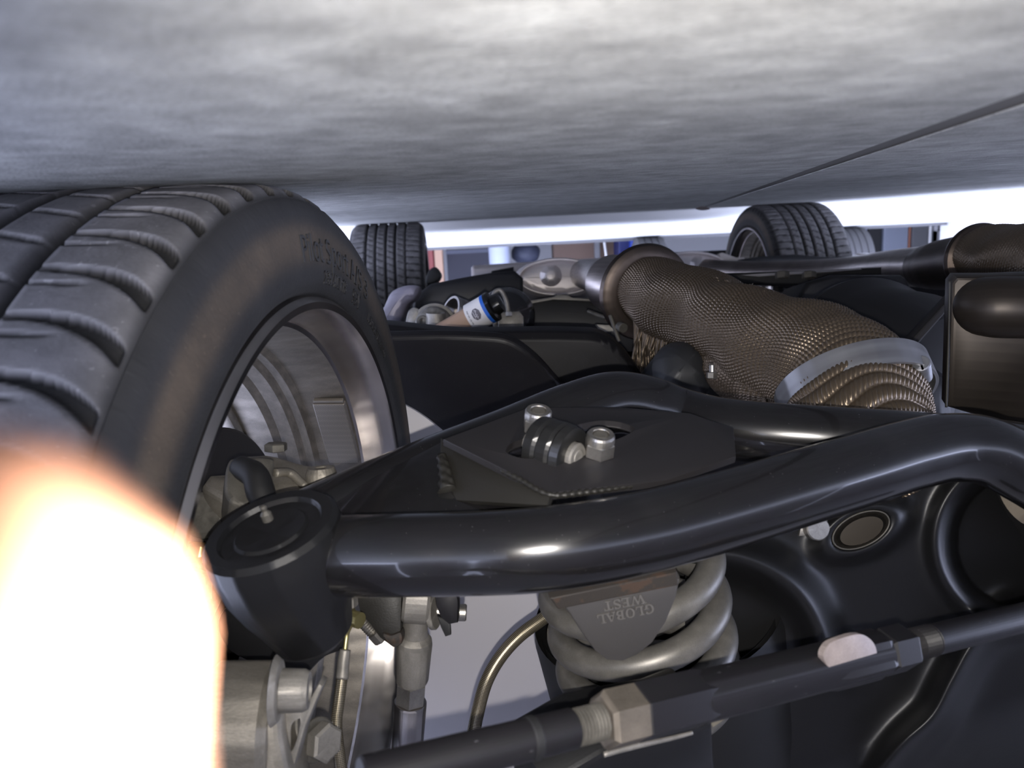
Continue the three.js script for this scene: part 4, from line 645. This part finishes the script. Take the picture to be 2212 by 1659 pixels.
solo('white_stick', sweep([[V(atZ(1304, 8.9), GY, 8.9), 0.012], [V(atZ(1318, 8.9), GY + 0.5, 9.0), 0.012]], { seg: 4, rad: 12 }), stucco, 'leaning white stick beside the blue storage bins', 'stick');
crate('storage_bin', 'dark navy storage bin beside the parked car tyre', 'bin', 1336, 1362, 8.6, 0.3, std(0.008, 0.014, 0.09, 0.5, 0)); crate('storage_bin', 'bright blue storage bin between the navy bin and the parked car', 'bin', 1362, 1374, 8.5, 0.3, std(0.02, 0.06, 0.4, 0.5, 0));
{ // the other car, parked in the doorway
  const t = thing('parked_car', 'dark parked car seen end on in the garage doorway', 'car', V(atZ(1615, 6.4), RY1, 6.6));
  const z = 6.5, wx = [atZ(1402, z), atZ(1832, z)], ry = RY1 * (z - ZF) / (RZ1 - ZF);
  const tp = []; for (const [y, r] of [[-0.11, 0.2], [-0.112, 0.28], [-0.1, 0.306], [-0.07, 0.312], [-0.055, 0.312], [-0.052, 0.305], [-0.046, 0.305], [-0.043, 0.312], [-0.005, 0.312], [-0.003, 0.305], [0.003, 0.305], [0.005, 0.312], [0.043, 0.312], [0.046, 0.305], [0.052, 0.305], [0.055, 0.312], [0.07, 0.312], [0.1, 0.306], [0.112, 0.28], [0.11, 0.2]]) tp.push([y, r]);
  for (const x of wx) part('car_tyre', lathe(tp, 64, V(x, ry + 0.316, z + 0.02), V(1, 0, 0)), std(0.045, 0.045, 0.047, 0.7, 0), t);
  part('underbody', new RoundedBoxGeometry(wx[1] - wx[0] + 0.1, 0.5, 1.5, 3, 0.04).translate((wx[0] + wx[1]) / 2, ry + 0.45, z + 0.95), M.black, t);
  part('rear_axle', sweep([[V(wx[0], ry + 0.31, z + 0.05), 0.05], [V(wx[1], ry + 0.31, z + 0.05), 0.05]], { seg: 4, rad: 16 }), M.black, t);
  for (const px of [1520, 1545]) part('exhaust_tip', cyl(0.02, 0.1, V(atZ(px, 6.3), ry + 0.2, 6.35), V(0, 0, 1), 20), M.alu, t);
}
crate('lilac_board', 'narrow lilac board right of the parked car', 'board', 1845, 1852, 8.6, 1.4, std(0.15, 0.15, 0.26, 0.7, 0), 0.05); crate('lilac_board', 'wider lilac panel leaning between dark shelving and the parked car', 'board', 1857, 1873, 8.6, 1.4, std(0.17, 0.18, 0.32, 0.7, 0), 0.05);
crate('dark_locker', 'dark locker left of the pale cabinet in the garage', 'locker', 1876, 1904, 8.6, 1.8, grey(0.014)); crate('pale_cabinet', 'pale blue grey cabinet near the garage door jamb', 'cabinet', 1909, 1962, 8.6, 1.8, std(0.2, 0.22, 0.27, 0.6, 0));
crate('caution_post', 'thin orange and green edged post beside the pale cabinet', 'post', 1963, 1968, 8.6, 1.8, std(0.25, 0.1, 0.06, 0.7, 0), 0.06);
crate('grey_fridge', 'grey upright fridge between the pale cabinet and the white pipe', 'fridge', 1970, 2006, 8.6, 1.7, grey(0.11)); crate('white_pipe', 'thin white vertical pipe beside the grey fridge', 'pipe', 2007, 2013, 8.6, 2.1, stucco, 0.04);
{
  const z = 8.6, x0 = atZ(2018, z), x1 = atZ(2070, z), t = thing('shelf_unit', 'grey shelf unit against the garage door jamb', 'shelf', V((x0 + x1) / 2, GY, z));
  for (const y of [0.02, 0.12, 0.36]) part('shelf_board', boxAt(x0, x1, GY + y - 0.023, GY + y + (y === 0.12 ? 0.1 : 0.02), z, z + 0.4), grey(0.3), t);
  for (const x of [x0, x0 + 0.12, x1 - 0.03]) part('upright', boxAt(x, x + 0.03, GY - 0.003, GY + 1.4, z, z + 0.03), grey(0.5), t);
}
solo('dry_leaf', (() => { const c = FL(1518, 449, 0.01), s = new THREE.Shape(); s.moveTo(-0.022, 0); s.quadraticCurveTo(-0.005, 0.012, 0.02, 0.004); s.quadraticCurveTo(0.004, -0.014, -0.022, 0); const g = new THREE.ExtrudeGeometry(s, { depth: 0.001, bevelEnabled: false, curveSegments: 8 }); g.rotateX(-0.6); g.translate(c.x, 0.0105, c.z); return g; })(), std(0.06, 0.05, 0.045, 0.9, 0), 'small dry leaf lying at the end of the floor joint', 'leaf');

// ---------------------------------------------------------------- the phone and the hand that holds it
{
  const t = thing('phone', 'dark phone held upside down, its flash lit', 'phone', W(-0.05, 0.02, -0.006));
  const g = new RoundedBoxGeometry(0.138, 0.068, 0.0075, 4, 0.0035).translate(-0.056, 0.0225, -0.006).applyMatrix4(new THREE.Matrix4().makeBasis(eR, eD, eF).setPosition(0, H, 0));
  part('phone_case', g, M.rubber, t);
  part('flash_lens', cyl(0.0028, 0.0006, W(0.0035, 0.0135, -0.0023), eF, 24, 0.0001), new THREE.MeshStandardMaterial({ color: 0xffffff, emissive: new THREE.Color(1, 0.93, 0.85), emissiveIntensity: 3 }), t);
}
{
  const bones = [], B = (...j) => { for (let i = 0; i < j.length - 1; i++) bones.push([j[i], j[i + 1]]); };
  B([-0.0172, 0.0083, 0.0258, 0.0068], [-0.0203, 0.018, 0.0285, 0.0073], [-0.0255, 0.032, 0.0305, 0.008], [-0.036, 0.058, 0.026, 0.0092], [-0.052, 0.094, 0.004, 0.012]);
  B([-0.05, 0.04, 0.012, 0.008], [-0.055, 0.058, 0.02, 0.0085], [-0.066, 0.082, 0.014, 0.0095], [-0.072, 0.098, -0.002, 0.012]);
  B([-0.07, 0.042, 0.011, 0.0078], [-0.076, 0.06, 0.018, 0.0082], [-0.086, 0.084, 0.012, 0.009], [-0.092, 0.1, -0.004, 0.0115]);
  B([-0.093, 0.05, 0.0095, 0.0068], [-0.098, 0.066, 0.015, 0.0072], [-0.106, 0.088, 0.008, 0.008], [-0.11, 0.104, -0.008, 0.0105]);
  B([-0.03, 0.03, -0.021, 0.009], [-0.036, 0.058, -0.026, 0.0105], [-0.05, 0.094, -0.028, 0.014], [-0.07, 0.13, -0.024, 0.017]);
  for (const k of [[-0.052, 0.094, 0.004, 0.012], [-0.072, 0.098, -0.002, 0.013], [-0.092, 0.1, -0.004, 0.013], [-0.11, 0.104, -0.008, 0.0125]]) B(k, [-0.085, 0.148, -0.026, 0.02]);
  B([-0.085, 0.148, -0.026, 0.02], [-0.09, 0.175, -0.06, 0.023], [-0.11, 0.2, -0.17, 0.03]);
  const lo = V(-0.15, -0.004, -0.245), N = 96, S = 0.29, mc = new MarchingCubes(N, new THREE.MeshBasicMaterial(), false, false, 400000); mc.isolation = 0;
  const fld = mc.field, cell = S / N;
  for (let k = 0; k < N; k++) for (let j = 0; j < N; j++) for (let i = 0; i < N; i++) {
    const x = lo.x + i * cell, y = lo.y + j * cell, z = lo.z + k * cell; let acc = 0;
    for (const [a, b] of bones) { const dx = b[0] - a[0], dy = b[1] - a[1], dz = b[2] - a[2], t = clamp(((x - a[0]) * dx + (y - a[1]) * dy + (z - a[2]) * dz) / (dx * dx + dy * dy + dz * dz), 0, 1), d = Math.hypot(x - a[0] - t * dx, y - a[1] - t * dy, z - a[2] - t * dz) - lerp(a[3], b[3], t); acc += Math.exp(-d / 0.0022); }
    fld[k * N * N + j * N + i] = 0.0022 * Math.log(acc);
  }
  mc.update();
  const n = mc.count, pa = mc.positionArray, na = mc.normalArray, pos = new Float32Array(n * 3), nor = new Float32Array(n * 3);
  for (let i = 0; i < n; i++) { const x = lo.x + (pa[i * 3] + 1) / 2 * N * cell, y = lo.y + (pa[i * 3 + 1] + 1) / 2 * N * cell, z = lo.z + (pa[i * 3 + 2] + 1) / 2 * N * cell, p = W(x, y, z), q = dirW(na[i * 3], na[i * 3 + 1], na[i * 3 + 2]); pos.set([p.x, p.y, p.z], i * 3); nor.set([q.x, q.y, q.z], i * 3); }
  let g = new THREE.BufferGeometry(); g.setAttribute('position', new THREE.BufferAttribute(pos, 3)); g = mergeVertices(g, 1e-5); g.computeVertexNormals();
  const skin = std(0.42, 0.2, 0.115, 0.6, 0);
  solo('person', g, skin, 'person holding the phone, blurred fingertip close before the lens', 'person');
}

scene.traverse((o) => { if (o.isMesh) { o.castShadow = true; o.receiveShadow = true; } });
renderer.render(scene, camera);
